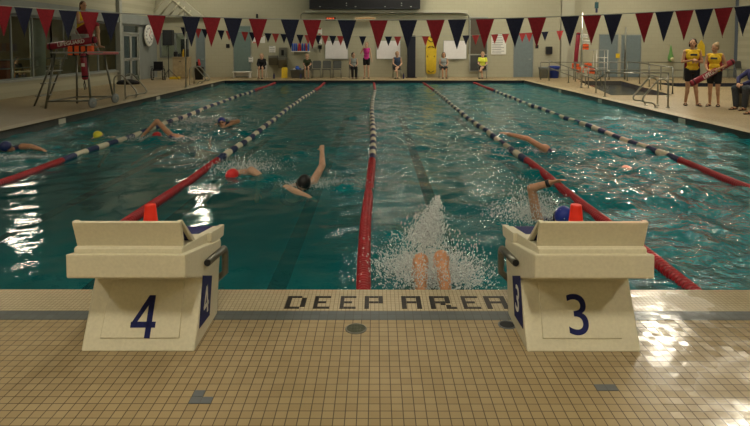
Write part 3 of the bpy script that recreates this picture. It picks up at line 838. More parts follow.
far = [(184, 28, 'b'), (198, 28.5, 'r'), (205, 29, 'b'), (221, 30, 'b'), (229, 30.5, 'r'), (244.8, 31.5, 'r'), (252.5, 32, 'b'), (268, 33, 'b'), (275.5, 33.4, 'r'), (284, 33.8, 'b'), (300, 34.9, 'b'), (308, 35.2, 'r'), (318, 35.5, 'b'), (325, 35.8, 'r'),
       (332.7, 36, 'b'), (340.5, 36.2, 'r'), (362.6, 36.2, 'b'), (388.5, 36.1, 'b'), (397.7, 36.1, 'r'), (425.5, 36, 'r'), (466, 35.4, 'b'), (475.7, 35.2, 'r'), (494.7, 34.4, 'r'), (505.5, 34, 'r'), (522.5, 33, 'r'), (529.3, 32.6, 'r'), (545, 31.5, 'b'), (560, 30.5, 'r')]
flag_line(20.0, far, 'far line of small red and navy pennants near the opposite wall', .40, .30, 0, 8.2)
# the poles that carry the lines, standing on the side decks
for Y, s, lab in ((20, -1, 'slim steel flag pole by the far left pool edge'), (20, 1, 'slim steel flag pole by the far right pool edge'), (5, -1, 'steel flag pole on the near left deck'), (5, 1, 'steel flag pole on the near right deck')):
    x = (-7.8 if s < 0 else 8.6) if Y == 20 else s * 8.7; t = empty('flag_pole', (x, Y, 0)); tag(t, lab, 'pole')
    MB().tube([(0, 0, 0), (0, 0, 3.1)], .025, 10).build('pole', M_steel, t)
    MB().lathe([(.07, 0), (.07, .015), (.035, .03), (.03, .08)], 16).build('base', M_steel, t)
# ------------------------------------------------------------------ figures
def V(*a): return Vector(a)
def joints_stand(H=1.7, w=1.0):
    s = H / 1.7
    J = dict(pelvis=V(0, 0, .94), waist=V(0, 0, 1.08), chest=V(0, 0, 1.27), neck=V(0, .01, 1.42), head=V(0, -.015, 1.585), sho=V(.165 * w, .01, 1.385), elb=V(.215 * w, .03, 1.12),
             wri=V(.215 * w, -.06, .89), hip=V(.085 * w, 0, .91), kne=V(.09 * w, -.01, .49), ank=V(.095 * w, .02, .075), toe=V(.12 * w, -.15, .028))
    return expand(J, s)
def joints_sit(seat=.45, H=1.7, lean=0.0, w=1.0, kx=.11, arms='lap'):
    s = H / 1.7
    z = seat / s + .09
    J = dict(pelvis=V(0, 0, z), waist=V(0, -.0 - lean * .3, z + .14), chest=V(0, -lean * .7, z + .33), neck=V(0, .0 - lean, z + .48), head=V(0, -.02 - lean * 1.15, z + .645),
             sho=V(.165 * w, -lean * .95, z + .445), elb=V(.215 * w, -.06 - lean, z + .19), wri=V(.12 * w, -.26 - lean * .8, z + .11),
             hip=V(.085 * w, -.02, z - .02), kne=V(kx, -.43, z + .0), ank=V(kx * .9, -.40, .075), toe=V(kx, -.57, .028))
    return expand(J, s)
def expand(J, s):
    out = {}
    for k, p in J.items():
        p = p * s
        if abs(p.x) > 1e-6 or k in ('sho', 'elb', 'wri', 'hip', 'kne', 'ank', 'toe'):
            out[k + 'L'] = V(p.x, p.y, p.z); out[k + 'R'] = V(-p.x, p.y, p.z)
        else: out[k] = p
    out['s'] = s
    return out
def basis(zdir, xdir):
    z = Vector(zdir).normalized(); x = Vector(xdir); x = (x - z * x.dot(z)).normalized(); y = z.cross(x)
    return Matrix((x, y, z)).transposed()
def torso(mb, J, g=0.0, wf=1.0, parts='pwc', seg=14):
    s = J['s']; ax = J['shoL'] - J['shoR']; hx = J['hipL'] - J['hipR']
    sp = J['neck'] - J['waist']; lo = J['waist'] - J['pelvis']
    if 'p' in parts: mb.ell(J['pelvis'], ((.158 * wf * s + g), .108 * wf * s + g, .115 * s + g), basis(lo, hx), seg)
    if 'w' in parts: mb.ell(J['waist'], (.132 * wf * s + g, .092 * wf * s + g, .13 * s + g * .3), basis(sp, ax + hx), seg)
    if 'c' in parts:
        mb.ell(J['chest'], (.150 * wf * s + g, .108 * wf * s + g, .165 * s + g * .3), basis(sp, ax), seg)
        top = J['chest'].lerp(J['neck'], .55)
        mb.cap(J['shoL'].lerp(top, .18), J['shoR'].lerp(top, .18), .052 * s + g * .6, .052 * s + g * .6)
def limb(mb, a, b, r0, r1, s, g=0.0, n=10): mb.cap(a, b, r0 * s + g, r1 * s + g, n)
def hand(mb, wri, direction, palm_n, s, fingers=True, curl=.5, side=1):
    d = Vector(direction).normalized(); n_ = Vector(palm_n); n_ = (n_ - d * n_.dot(d)).normalized(); lat = d.cross(n_) * side
    c = wri + d * .045 * s
    mb.ell(c, (.038 * s, .017 * s, .046 * s), basis(d, lat), 10)
    if not fingers:
        mb.cap(c + d * .03 * s, c + d * .09 * s + n_ * .02 * s, .024 * s, .014 * s, 8); return
    for k, L in enumerate((.062, .074, .07, .055)):
        o = lat * (.027 - .018 * k) * s
        a = c + d * .034 * s + o; m1 = a + (d * math.cos(curl * .6) + n_ * math.sin(curl * .6)) * L * .55 * s
        e = m1 + (d * math.cos(curl * 1.7) + n_ * math.sin(curl * 1.7)) * L * .5 * s
        mb.cap(a, m1, .0095 * s, .0088 * s, 8); mb.cap(m1, e, .0088 * s, .0075 * s, 8)
    a = c - d * .012 * s + lat * .03 * s; b = a + (lat * .7 + d * .6 + n_ * .3).normalized() * .035 * s; e = b + (d * .9 + n_ * .35).normalized() * .028 * s
    mb.cap(a, b, .012 * s, .0105 * s, 8); mb.cap(b, e, .0105 * s, .0085 * s, 8)
def head_prims(mb, J, face):
    """face: unit direction the face looks in"""
    s = J['s'] * J.get('hs', 1.0); h = J['head']; f = Vector(face).normalized(); up = (h - J['neck']).normalized()
    upp = (up - f * up.dot(f)).normalized(); lat = f.cross(upp)
    B = Matrix((lat, f, upp)).transposed()
    P = lambda x, y, z: h + (lat * x + f * y + upp * z) * s
    mb.ell(P(0, -.012, .018), (.074 * s, .092 * s, .098 * s), B, 14)
    mb.ell(P(0, .02, -.052), (.054 * s, .062 * s, .062 * s), B, 12)
    mb.cap(P(0, .078, .012), P(0, .099, -.018), .009 * s, .014 * s, 8)
    mb.ell(P(0, .055, -.092), (.026 * s, .02 * s, .018 * s), B, 8)
    for k in (-1, 1): mb.ell(P(k * .076, -.008, -.005), (.011 * s, .02 * s, .03 * s), B, 8)
    mb.cap(J['neck'] - up * .03 * s, h - up * .03 * s - f * .01 * s, .054 * s, .05 * s, 10)
    return P, B
def face_parts(P, B, s, parent):
    for k in (-1, 1):
        MB().ell(P(k * .031, .074, .012), (.013 * s, .007 * s, .008 * s), B, 8).build('eye', M_eye, parent)
    MB().ell(P(0, .081, -.05), (.022 * s, .007 * s, .006 * s), B, 8).build('mouth', M_lip, parent)
def hair_part(P, B, s, m, parent, style, face):
    mb = MB()
    mb.ell(P(0, -.028, .040), (.083 * s, .090 * s, .088 * s), B, 14)
    mb.ell(P(0, -.058, -.01), (.074 * s, .055 * s, .085 * s), B, 12)
    if style == 'pony': mb.cap(P(0, -.10, .05), P(0, -.15, -.10), .03 * s, .016 * s)
    if style == 'bun': mb.ell(P(0, -.085, .105), (.042 * s, .042 * s, .038 * s), B, 10)
    if style == 'long': mb.cap(P(0, -.07, 0), P(0, -.085, -.17), .066 * s, .045 * s)
    if style == 'bob':
        for k in (-1, 1): mb.cap(P(k * .072, -.02, .02), P(k * .074, -.01, -.075), .026 * s, .02 * s)
        mb.cap(P(-.04, -.06, -.07), P(.04, -.06, -.07), .04 * s, .04 * s)
    return remesh(mb, 'hair', m, .012 * s, parent, 1)
def figure(name, label, cat, loc, rz, J, skin, hair, style='short', face=(0, -1, 0), clothes=(), voxel=.014, wf=1.0, fingers=False, group=None, hands=None, shoes=None, lw=1.0):
    t = empty(name, loc, rz); tag(t, label, cat, group)
    s = J['s']; mb = MB()
    torso(mb, J, 0, wf)
    P, B = head_prims(mb, J, face)
    for q in 'LR':
        limb(mb, J['sho' + q], J['elb' + q], .046, .037, s); limb(mb, J['elb' + q], J['wri' + q], .037, .025, s)
        sgn = 1 if q == 'L' else -1
        dirn = (J['wri' + q] - J['elb' + q]).normalized()
        hd = (hands or {}).get(q, (dirn, (-sgn, 0, 0), .6))
        hand(mb, J['wri' + q], hd[0], hd[1], s, fingers, hd[2], 1)
        limb(mb, J['hip' + q], J['kne' + q], .082 * lw, .055 * lw, s); 
        limb(mb, J['kne' + q], J['ank' + q], .052 * lw, .034, s)
        k = J['kne' + q].lerp(J['ank' + q], .3); d = (J['ank' + q] - J['kne' + q]).normalized()
        mb.ell(k - d.cross(V(1, 0, 0)) * -.012 * s, (.052 * lw * s, .055 * lw * s, .11 * s), basis(d, (1, 0, 0)), 10)
        limb(mb, J['ank' + q] - V(0, -.02, .02) * s, J['toe' + q], .036, .026, s)
    o = remesh(mb, 'body', skin, voxel, t, 3 if voxel < .0135 else 1)
    hs = s * J.get('hs', 1.0)
    face_parts(P, B, hs, o)
    if hair is not None: hair_part(P, B, hs, hair, t, style, face)
    for nm, m, kind in clothes:
        mb = MB(); g = .011 * s + .003
        if kind in ('tank', 'tshirt', 'longsleeve', 'hoodie', 'swimsuit'):
            if kind == 'hoodie': g += .015
            torso(mb, J, g, wf, 'pwc' if kind != 'shirtup' else 'wc')
            f_ = {'tank': 0, 'swimsuit': 0, 'tshirt': .5, 'longsleeve': 2, 'hoodie': 2}[kind]
            for q in 'LR':
                if f_ >= .5:
                    e = J['sho' + q].lerp(J['elb' + q], min(1, f_ * 1.05)); limb(mb, J['sho' + q], e, .046, .042, s, g)
                if f_ > 1: limb(mb, J['elb' + q], J['elb' + q].lerp(J['wri' + q], .93), .038, .03, s, g)
            if kind == 'hoodie': mb.ell(J['neck'] + V(0, .06, .03) * s, (.10 * s, .06 * s, .07 * s), None, 10)
        else:
            gg = g * 1.25 + .004
            mb.ell(J['pelvis'] - V(0, 0, .055) * s, (.160 * wf * s + g, .112 * wf * s + g, .085 * s), None, 14)
            ext = {'shorts': .55, 'brief': .12, 'knee': .95, 'trousers': 2, 'legsonly': 2}[kind]
            for q in 'LR':
                limb(mb, J['hip' + q], J['hip' + q].lerp(J['kne' + q], min(1, ext)), .084 * lw, .084 * lw - .026 * min(1, ext), s, gg)
                if ext > 1: limb(mb, J['kne' + q], J['kne' + q].lerp(J['ank' + q], .93), .058 * lw, .045, s, gg)
        remesh(mb, nm, m, voxel, t, 2)
    if shoes is not None:
        for q in 'LR':
            mb = MB(); a = J['ank' + q]; tt = J['toe' + q]
            dd = (tt - a); dd.z = 0; dd.normalize()
            a0 = V(a.x, a.y, .012) - dd * .03
            mb.cap(a0, V(tt.x, tt.y, .012) + dd * .03, .034, .042, 10)
            for v in mb.bm.verts: v.co.z = .002 + (v.co.z + .03) * .35
            sh = mb.build('sandal', shoes, t)
            MB().tube(arc(V(tt.x, tt.y, .012) - dd * .05, dd.cross(V(0, 0, 1)) * .045, V(0, 0, .06), 0, PI, 8), .011, 6).build('strap', shoes, sh)
    return t

# ------------------------------------------------------------------ the two lifeguards on the right deck
M_guardyel = mat('guard_yellow_jersey', (.72, .46, .02), .8, 0, .1, 20)
M_guardred = mat('guard_maroon_panel', (.24, .012, .022), .8, 0, .1, 20)
def guard(label, u, v, H, face, style, hair, J, rz, hands=None):
    p = at(u, v, z=0)
    t = figure('person', label, 'person', (p.x, p.y, 0), rz, J, M_skin, hair, style, face,
               [('jersey', M_guardyel, 'tank'), ('shorts', M_blackcloth, 'shorts')], .0085, 1.04, True, 'lifeguards standing on the right deck', hands, M_blackcloth)
    s = J['s']
    mb = MB()                                   # maroon side panels of the jersey
    for k in (-1, 1):
        x = k * .128 * s
        mb.cap(J['pelvis'] + V(x * 1.13, 0, .03), J['chest'] + V(x * 1.02, 0, .0), .042 * s, .042 * s)
        mb.cap(J['chest'] + V(x * 1.0, 0, .0), J['sho' + ('L' if k > 0 else 'R')] + V(-k * .035, 0, -.01), .045 * s, .035 * s)
    remesh(mb, 'side_panel', M_guardred, .009, t, 1)
    mb = MB().box(J['chest'] + V(0, -.112 * s, .03), (.16 * s, .03, .05 * s), .01)
    mb.build('chest_print', M_darkgrey, t)
    return t
J = joints_stand(1.93)
J['elbL'] = V(.26, .01, 1.26); J['wriL'] = V(.07, -.24, 1.29); J['elbR'] = V(-.26, .01, 1.26); J['wriR'] = V(-.08, -.25, 1.32)
J['kneL'].x = .10; J['ankL'] += V(.05, -.04, 0); J['toeL'] += V(.05, -.04, 0); J['ankR'] += V(-.03, .03, 0); J['toeR'] += V(-.05, .03, 0)
guard('lifeguard in yellow and maroon tank, dark bobbed hair, hands clasped before the chest', 691, 105.5, 1.7, (-.45, -1, -.05), 'bob', M_hairdark, J, R(-12),
      {'L': ((-.9, -.3, 0), (0, .6, -.5), .9), 'R': ((.9, -.3, .1), (0, .6, -.5), .9)})
J = joints_stand(1.80)
J['elbL'] = V(.265, .06, 1.18); J['wriL'] = V(.10, -.19, 1.06); J['elbR'] = V(-.24, .03, 1.18); J['wriR'] = V(-.13, -.24, 1.05)
J['neck'] += V(0, -.01, 0); J['head'] += V(0, -.02, 0)
J['ankL'] += V(.0, .06, 0); J['toeL'] += V(0, .06, 0)
g2 = guard('lifeguard with fair hair in a bun holding a maroon rescue tube across the hips', 713.5, 106.5, 1.66, (-.7, -1, -.25), 'bun', M_hairfair, J, R(-42),
      {'L': ((-.75, -.65, 0), (0, .2, -.9), 1.0), 'R': ((.7, -.6, -.1), (0, .2, -.9), 1.0)})
def rescue_tube(label, a, b, word, wsize, rad=.075, group=None, flip=False, nrm=None, straps=True):
    """soft padded tube from a to b, lettering along it on the side turned to nrm"""
    a = Vector(a); b = Vector(b); d = b - a; L_ = d.length; d.normalize()
    t = empty('rescue_tube', (a + b) / 2); tag(t, label, 'rescue tube', group)
    n_ = Vector(nrm or (0, -1, 0)); n_ = (n_ - d * n_.dot(d)).normalized(); up = n_.cross(d) * -1
    B = Matrix((up, n_, d)).transposed().to_4x4()
    prof = [(.015, -L_ / 2), (rad * .75, -L_ / 2 + .012), (rad, -L_ / 2 + .05), (rad, L_ / 2 - .05), (rad * .75, L_ / 2 - .012), (.015, L_ / 2)]
    mb = MB().lathe(prof, 18, B @ Matrix.Diagonal((1, .62, 1, 1)))
    body = mb.build('body', M_redvinyl, t)
    for k in (-1, 1):
        MB().lathe([(rad * 1.02, k * (L_ / 2 - .10) - .02), (rad * 1.02, k * (L_ / 2 - .10) + .02)], 18, B @ Matrix.Diagonal((1, .64, 1, 1)), cap=False).build('band', M_blackcloth, t)
    if word:
        mb_ = frame_mat(n_ * (rad * .62 + .003), d if not flip else -d, up if not flip else -up)
        z_ = mb_.to_3x3() @ Vector((0, 0, 1))
        if z_.dot(n_) < 0:
            mb_ = frame_mat(n_ * (rad * .62 + .003), d if not flip else -d, -up if not flip else up)
        text('lettering', word, wsize, M_white, t, mb_, .002, .002)
        x_ = (d if not flip else -d)
        MB().box(n_ * (rad * .62 + .003) - x_ * (wsize * len(word) * .36), (.001, .001, .001)).mesh('x')
    return t
pa = at(690.5, 84, y=12.15); pb = at(734, 61, y=12.55)
rescue_tube('maroon rescue tube with white lettering held by the fair-haired lifeguard', pa, pb, 'LIFEGUARD', .15, .085, None, False, (-.1, -1, .1))
pc = pb + (pb - pa).normalized() * .06
# ------------------------------------------------------------------ people at the right edge, crouching and sitting by the rail
bx_ = 10.55
t = empty('deck_bench', (bx_, 11.4, 0)); tag(t, 'low dark bench under the two seated people at the right edge', 'bench')
MB().box((0, 0, .41), (.4, 2.4, .05), .01).build('seat', M_darkgrey, t)
for y in (-1.05, 1.05): MB().box((0, y, .19), (.32, .06, .385)).build('leg', M_steeldark, t)
J = joints_sit(.45, 1.85, -.05, 1.05, .12)
J.update(wriL=V(.07, -.50, .70), wriR=V(-.07, -.50, .72), elbL=V(.24, -.26, .84), elbR=V(-.24, -.26, .84), kneL=V(.16, -.50, .58), kneR=V(-.13, -.52, .57))
for q in 'LR': J['ank' + q] += V(0, -.06, 0); J['toe' + q] += V(0, -.06, 0)
figure('person', 'person in an indigo top and charcoal trousers, hands resting on the raised knee', 'person', (10.38, 11.78, 0), R(-68), J, M_skin, M_hairdark, 'short', (-.2, -1, -.1),
       [('top', mat('indigo_cloth', (.03, .03, .10), .85, 0, .15, 30), 'longsleeve'), ('trousers', M_darkgrey, 'trousers')], .011, 1.08, True, None, {'L': ((-.5, -.8, -.4), (0, -.2, -.9), .8), 'R': ((.5, -.8, -.4), (0, -.2, -.9), .8)}, M_blackcloth, 1.25)
J = joints_sit(.45, 1.82, .05, 1.0, .14)
J['ankR'] += V(0, -.30, 0); J['toeR'] += V(0, -.30, 0); J['kneR'] += V(0, -.02, -.02)
figure('person', 'person with one bare leg and dark sandal stretched out at the right edge', 'person', (10.3, 10.78, 0), R(-66), J, M_skin, M_hairdark, 'short', (0, -1, -.1),
       [('top', M_greycloth, 'longsleeve'), ('shorts', M_blackcloth, 'shorts')], .011, 1.05, True, None, None, M_blackcloth)

# ------------------------------------------------------------------ chairs and seated people along the far wall
def chair(label, loc, rz, m=None, group='chairs along the far wall', legs=None, deep=False):
    m = m or mat('grey_chair_plastic', (.10, .105, .10), .5, 0, .1)
    t = empty('chair', loc, rz); t.scale = (1.08,) * 3; tag(t, label, 'chair', group)
    MB().box((0, 0, .43), (.42, .42, .035), .015).build('seat', m, t)
    mb = MB(); n = 6
    poly = [(-.2, .2, .47), (.2, .2, .47), (.215, .25, .80), (.17, .262, .86), (-.17, .262, .86), (-.215, .25, .80)]
    mb.prism(poly, (0, .022, 0)); mb.build('backrest', m, t)
    lm = legs or M_steeldark
    for sx in (-1, 1):
        for sy in (-1, 1):
            MB().tube([(sx * .18, sy * .17, .42), (sx * .21, sy * .22, 0)], .013, 8).build('leg', lm, t)
        MB().tube([(sx * .2, .18, .42), (sx * .205, .24, .6)], .012, 6).build('back_support', lm, t)
    return t
CH = mat('grey_chair_plastic', (.10, .105, .10), .5, 0, .1)
def wallperson(u, vfoot, label, J, skin, hair, style, face, clothes, rz=0, wf=1.0, seat=None, hands=None):
    p = at(u, vfoot, z=0)
    p.y = min(p.y, 27.35)
    t = figure('person', label, 'person', (p.x, p.y, 0), rz, J, skin, hair, style, face, clothes, .014, wf, False, None, hands, M_blackcloth)
    return t, p
M_greenshirt = mat('olive_cloth', (.045, .06, .03), .85, 0, .1, 30)
M_magenta = mat('magenta_cloth', (.55, .03, .25), .8, 0, .1, 30)
M_tank = mat('heather_grey_cloth', (.34, .38, .38), .85, 0, .15, 30)
M_bluetank = mat('slate_blue_cloth', (.045, .07, .13), .85, 0, .15, 30)
M_hivis = mat('fluorescent_yellow_cloth', (.75, .80, .08), .8, 0, .08, 30)
def seated(u, lab, chairlab, Hh, lean, clothes, skin, hair, style, face, rz=0, seatm=None, y=27.0, wf=1.0, cross=False, arms=None, clegs=None):
    x = at(u, 70, y=y).x
    J = joints_sit(.49, Hh * 1.08, lean, 1.0, .10)
    if cross:
        J['kneL'] = V(-.02, -.45, .60); J['ankL'] = V(-.16, -.66, .42); J['toeL'] = V(-.19, -.80, .44); J['kneR'] = V(-.08, -.43, .53)
        J['ankR'] = V(-.03, -.42, .075); J['toeR'] = V(-.03, -.58, .03)
    J['hs'] = 1.2 if Hh > 1.5 else 1.4
    if arms: J.update(arms)
    figure('person', lab, 'person', (x, y, 0), rz, J, skin, hair, style, face, clothes, .014, wf, False, None, None, M_blackcloth)
    chair(chairlab, (x, y + .03, 0), rz, seatm or CH, 'chairs along the far wall', clegs)
seated(262, 'child in a black hooded sweatshirt sitting on a white chair beside the grey door', 'white plastic chair under the child in the black sweatshirt', 1.48, .04,
       [('hoodie', M_blackcloth, 'hoodie'), ('shorts', M_blackcloth, 'shorts')], M_skinlight, M_hairfair, 'short', (.1, -1, -.05), 0, M_white, 26.7, 1.08, clegs=M_white)
seated(307.5, 'child in an olive shirt sitting and holding something in the lap', 'grey chair under the child in the olive shirt', 1.45, .10,
       [('shirt', M_greenshirt, 'tshirt'), ('shorts', M_blackcloth, 'shorts')], M_skinlight, M_hairfair, 'short', (0, -1, -.3), 0, None, 26.9, 1.05)
seated(353.5, 'person in a heather grey tank top and black trousers sitting beside the standing girl', 'grey chair under the person in black trousers', 1.6, .02,
       [('tank_top', M_tank, 'tank'), ('trousers', M_blackcloth, 'trousers')], M_skinlight, M_hairdark, 'short', (.5, -1, 0), R(8), None, 27.0, .95)
seated(397, 'person in a slate blue tank top sitting with crossed legs', 'grey chair under the person with crossed bare legs', 1.72, .06,
       [('tank_top', M_bluetank, 'tank'), ('shorts', M_blackcloth, 'shorts')], M_skinlight, M_hairfair, 'short', (0, -1, .05), R(5), None, 27.1, 1.12, True)
seated(443.5, 'person with dark curly hair and grey top sitting beside the yellow backboard', 'grey chair under the person with dark curly hair', 1.62, .02,
       [('tank_top', M_tank, 'tank'), ('shorts', M_darkgrey, 'knee')], M_skin, M_hairdark, 'bob', (-.1, -1, 0), 0, None, 27.1, 1.0)
seated(482.5, 'person in a fluorescent yellow shirt sitting by the tall glazed door', 'grey chair under the person in the fluorescent shirt', 1.68, .05,
       [('shirt', M_hivis, 'tshirt'), ('shorts', M_blackcloth, 'shorts')], M_skinlight, M_hairfair, 'short', (-.1, -1, 0), R(-8), None, 27.1, 1.05, True)
x = at(366.5, 70, y=26.8).x
J = joints_stand(1.92, .95); J['hs'] = 1.12; J['elbR'] = V(-.29, .0, 1.35); J['wriR'] = V(-.18, -.13, 1.60); J['wriL'] = V(.28, -.05, 1.0)
figure('person', 'girl in a magenta tank top standing with one hand raised to her neck', 'person', (x, 26.8, 0), 0, J, M_skinlight, M_hairfair, 'long', (-.3, -1, .1),
       [('tank_top', M_magenta, 'tank'), ('shorts', M_blackcloth, 'shorts')], .014, .9, False, None, None, M_blackcloth, .9)
for u, lab in ((316.5, 'empty grey chair next to the child in the olive shirt'), (326.5, 'empty grey chair below the left whiteboard, middle of three'), (337, 'empty grey chair nearest the person in black trousers')):
    chair(lab, (at(u, 70, y=27.3).x, 27.3, 0), 0, CH)
# chairs at the far right behind the lifeguards
for u, lab in ((728, 'grey chair standing against the wall behind the lifeguards'), (742, 'grey chair against the wall above the crouching person')):
    p = at(u, 80, y=26.9); chair(lab, (p.x, 26.9, 0), R(20), CH, 'chairs behind the lifeguards')

# ------------------------------------------------------------------ swimmers
def swimmer(label, cap_m, hx, hy, heading, arm=None, arm2=None, cap_style=True, hz=.02, bare=False, suit=M_navy, hand_v=.011, group=None, depth=0.0, legs=True, tilt=0, facev=None, submerged=False):
    """front-crawl figure; local +y is the swimming direction, local z 0 the waterline"""
    t = empty('swimmer', (hx, hy, WZ), heading); t.scale = (1.08,) * 3; tag(t, label, 'person', group)
    J = dict(s=1.0, head=V(0, 0, hz), neck=V(0, -.15, -.04), chest=V(0, -.31, -.12), waist=V(0, -.49, -.20), pelvis=V(0, -.65, -.27), shoL=V(-.17, -.19, -.03), shoR=V(.17, -.19, -.03),
             hipL=V(-.085, -.69, -.29), hipR=V(.085, -.69, -.29), kneL=V(-.1, -1.05, -.42), kneR=V(.1, -1.07, -.38), ankL=V(-.09, -1.45, -.40), ankR=V(.09, -1.45, -.48), toeL=V(-.09, -1.61, -.43), toeR=V(.09, -1.61, -.51),
             elbR=V(.42, -.12, .20), wriR=V(.34, .16, .06), elbL=V(-.22, .10, -.16), wriL=V(-.18, .32, -.34))
    if arm: J.update(arm)
    if depth:
        for k, q in J.items():
            if k != 's': q.z -= depth
    mb = MB(); torso(mb, J)
    face = Vector(facev or (.3, .45, -.6)).normalized()
    h = J['head']; f = face; up = (h - J['neck']).normalized(); upp = (up - f * up.dot(f)).normalized(); lat = f.cross(upp)
    B = Matrix((lat, f, upp)).transposed(); P = lambda x, y, z: h + lat * x + f * y + upp * z
    mb.ell(P(0, -.012, .018), (.074, .092, .098), B, 14); mb.ell(P(0, .02, -.052), (.054, .062, .062), B, 12)
    mb.cap(P(0, .078, .012), P(0, .099, -.018), .009, .014, 8)
    for k in (-1, 1): mb.ell(P(k * .076, -.008, -.005), (.011, .02, .03), B, 8)
    mb.cap(J['neck'], h, .054, .05, 10)
    for q, sg in (('L', -1), ('R', 1)):
        limb(mb, J['sho' + q], J['elb' + q], .056, .044, 1); limb(mb, J['elb' + q], J['wri' + q], .045, .030, 1)
        d = (J['wri' + q] - J['elb' + q]).normalized(); hand(mb, J['wri' + q], d, (0, .2, -1), 1, True, .25, 1)
        limb(mb, J['hip' + q], J['kne' + q], .082, .055, 1); limb(mb, J['kne' + q], J['ank' + q], .052, .034, 1); limb(mb, J['ank' + q], J['toe' + q], .034, .022, 1)
    o = remesh(mb, 'body', M_skin if not bare else M_skinlight, hand_v, t, 2)
    if cap_m:
        mb = MB(); mb.ell(P(0, -.022, .036), (.082, .096, .092), B, 16); mb.build('swim_cap', cap_m, t)
        g = MB()
        for k in (-1, 1): g.ell(P(k * .032, .078, .012), (.022, .014, .015), B, 10)
        g.tube([P(math.cos(a) * .083, -.012 + math.sin(a) * .095, .014) for a in np.linspace(0, 2 * PI, 20)][:-1], .006, 6, True)
        g.build('goggles', M_black, t)
    mb = MB(); torso(mb, J, .008, 1, 'p' if bare else 'pwc'); remesh(mb, 'swimsuit', suit, .014, t, 1)
    return t
capm = lambda n, c: mat(n, c, .35, 0, .06)
C_black = capm('black_cap', (.012, .012, .014)); C_blue = capm('blue_cap', (.02, .04, .30)); C_red = capm('red_cap', (.75, .03, .03))
C_yel = capm('yellow_cap', (.75, .68, .05)); C_dk = capm('dark_red_cap', (.35, .01, .01)); C_nav = capm('navy_cap', (.02, .03, .12))
def wp(u, v, h=.03): return at(u, v, z=WZ + h)
# heading: +y rotated by rz; PI = towards the blocks
p = wp(303, 185, .05)
swimmer('swimmer in a black cap reaching both arms out beside the central rope', C_black, p.x, p.y, R(200),
        dict(elbR=V(.12, .12, .0), wriR=V(.02, .36, -.01), elbL=V(-.30, -.22, .22), wriL=V(-.36, -.46, .36), shoL=V(-.17, -.18, .03)), hz=.05, bare=True)
p = wp(232, 172, .04)
swimmer('swimmer in a red cap with one wet shoulder showing in the foam', C_red, p.x, p.y, R(150), dict(elbR=V(.2, .1, -.16), wriR=V(.15, .35, -.3), shoL=V(-.2, -.16, .05), elbL=V(-.34, -.16, .0), wriL=V(-.45, .0, -.18)), hz=-.035, bare=True)
p = wp(222, 124, .04)
swimmer('swimmer in a blue cap facing the blocks with a bent arm beside the face', C_blue, p.x, p.y, R(180), dict(elbL=V(-.36, .02, .10), wriL=V(-.16, .2, .03), shoL=V(-.18, -.15, .05), elbR=V(.22, .1, -.16), wriR=V(.18, .32, -.34)), hz=.06, facev=(-.1, .9, .1))
p = wp(158, 138, .03)
swimmer('swimmer in a dark red cap with a sharply bent arm lifted out of the water', C_dk, p.x, p.y, R(105), dict(shoL=V(.05, -.28, .04), elbL=V(.13, -.42, .0), elbR=V(.12, .02, .33), wriR=V(.22, .30, .04), shoR=V(.17, -.22, .04)), hz=.02)
p = wp(100, 136, .06)
swimmer('swimmer in a yellow cap next to the leftmost lane rope', C_yel, p.x, p.y, R(180), dict(elbR=V(.3, .02, -.12), wriR=V(.2, .25, -.2)), hz=.04, bare=True, facev=(-.6, .5, -.2))
p = wp(6, 149, .02)
swimmer('swimmer in a navy cap at the left edge, arm lying on the water', C_nav, p.x, p.y, R(160), dict(shoL=V(-.2, -.14, .05), elbL=V(-.45, -.10, .07), wriL=V(-.70, -.06, .05), elbR=V(.22, .1, -.16), wriR=V(.18, .32, -.34)), hz=.03)
p = wp(545, 150, .03)
swimmer('swimmer without a cap stretching a long bent arm towards the rope', None, p.x, p.y, R(95), dict(shoR=V(-.05, .02, .05), elbR=V(-.02, .30, .22), wriR=V(.0, .62, .30), shoL=V(-.2, -.2, -.06)), hz=.02)
p = wp(562, 221, .04)
swimmer('swimmer in a blue cap behind block 3, arm raised with a black wristband', C_blue, p.x, p.y, R(170),
        dict(shoR=V(.22, -.08, .0), elbR=V(.29, -.02, .34), wriR=V(.12, .05, .42)), hz=.06)
t = [o for o in COL.objects if o.name.startswith('swimmer') and o.parent is None][-1]
MB().tube([V(.155, .038, .403), V(.125, .048, .417)], .038, 14).build('wristband', M_black, t)
p = W(628, 168); q_ = W(690, 189); hd = math.atan2(-(p.x - q_.x), p.y - q_.y)
swimmer('pale swimmer gliding just below the surface in the right lanes', None, p.x, p.y, hd, dict(elbR=V(.12, .15, -.05), wriR=V(.05, .42, -.03), elbL=V(-.12, .15, -.05), wriL=V(-.05, .42, -.03), pelvis=V(0, -.65, -.12), waist=V(0, -.49, -.1), hipL=V(-.085, -.69, -.12), hipR=V(.085, -.69, -.12), kneL=V(-.1, -1.05, -.16), kneR=V(.1, -1.07, -.14)), hz=-.02, bare=True, depth=.05, suit=mat('beige_suit', (.30, .22, .14), .8))
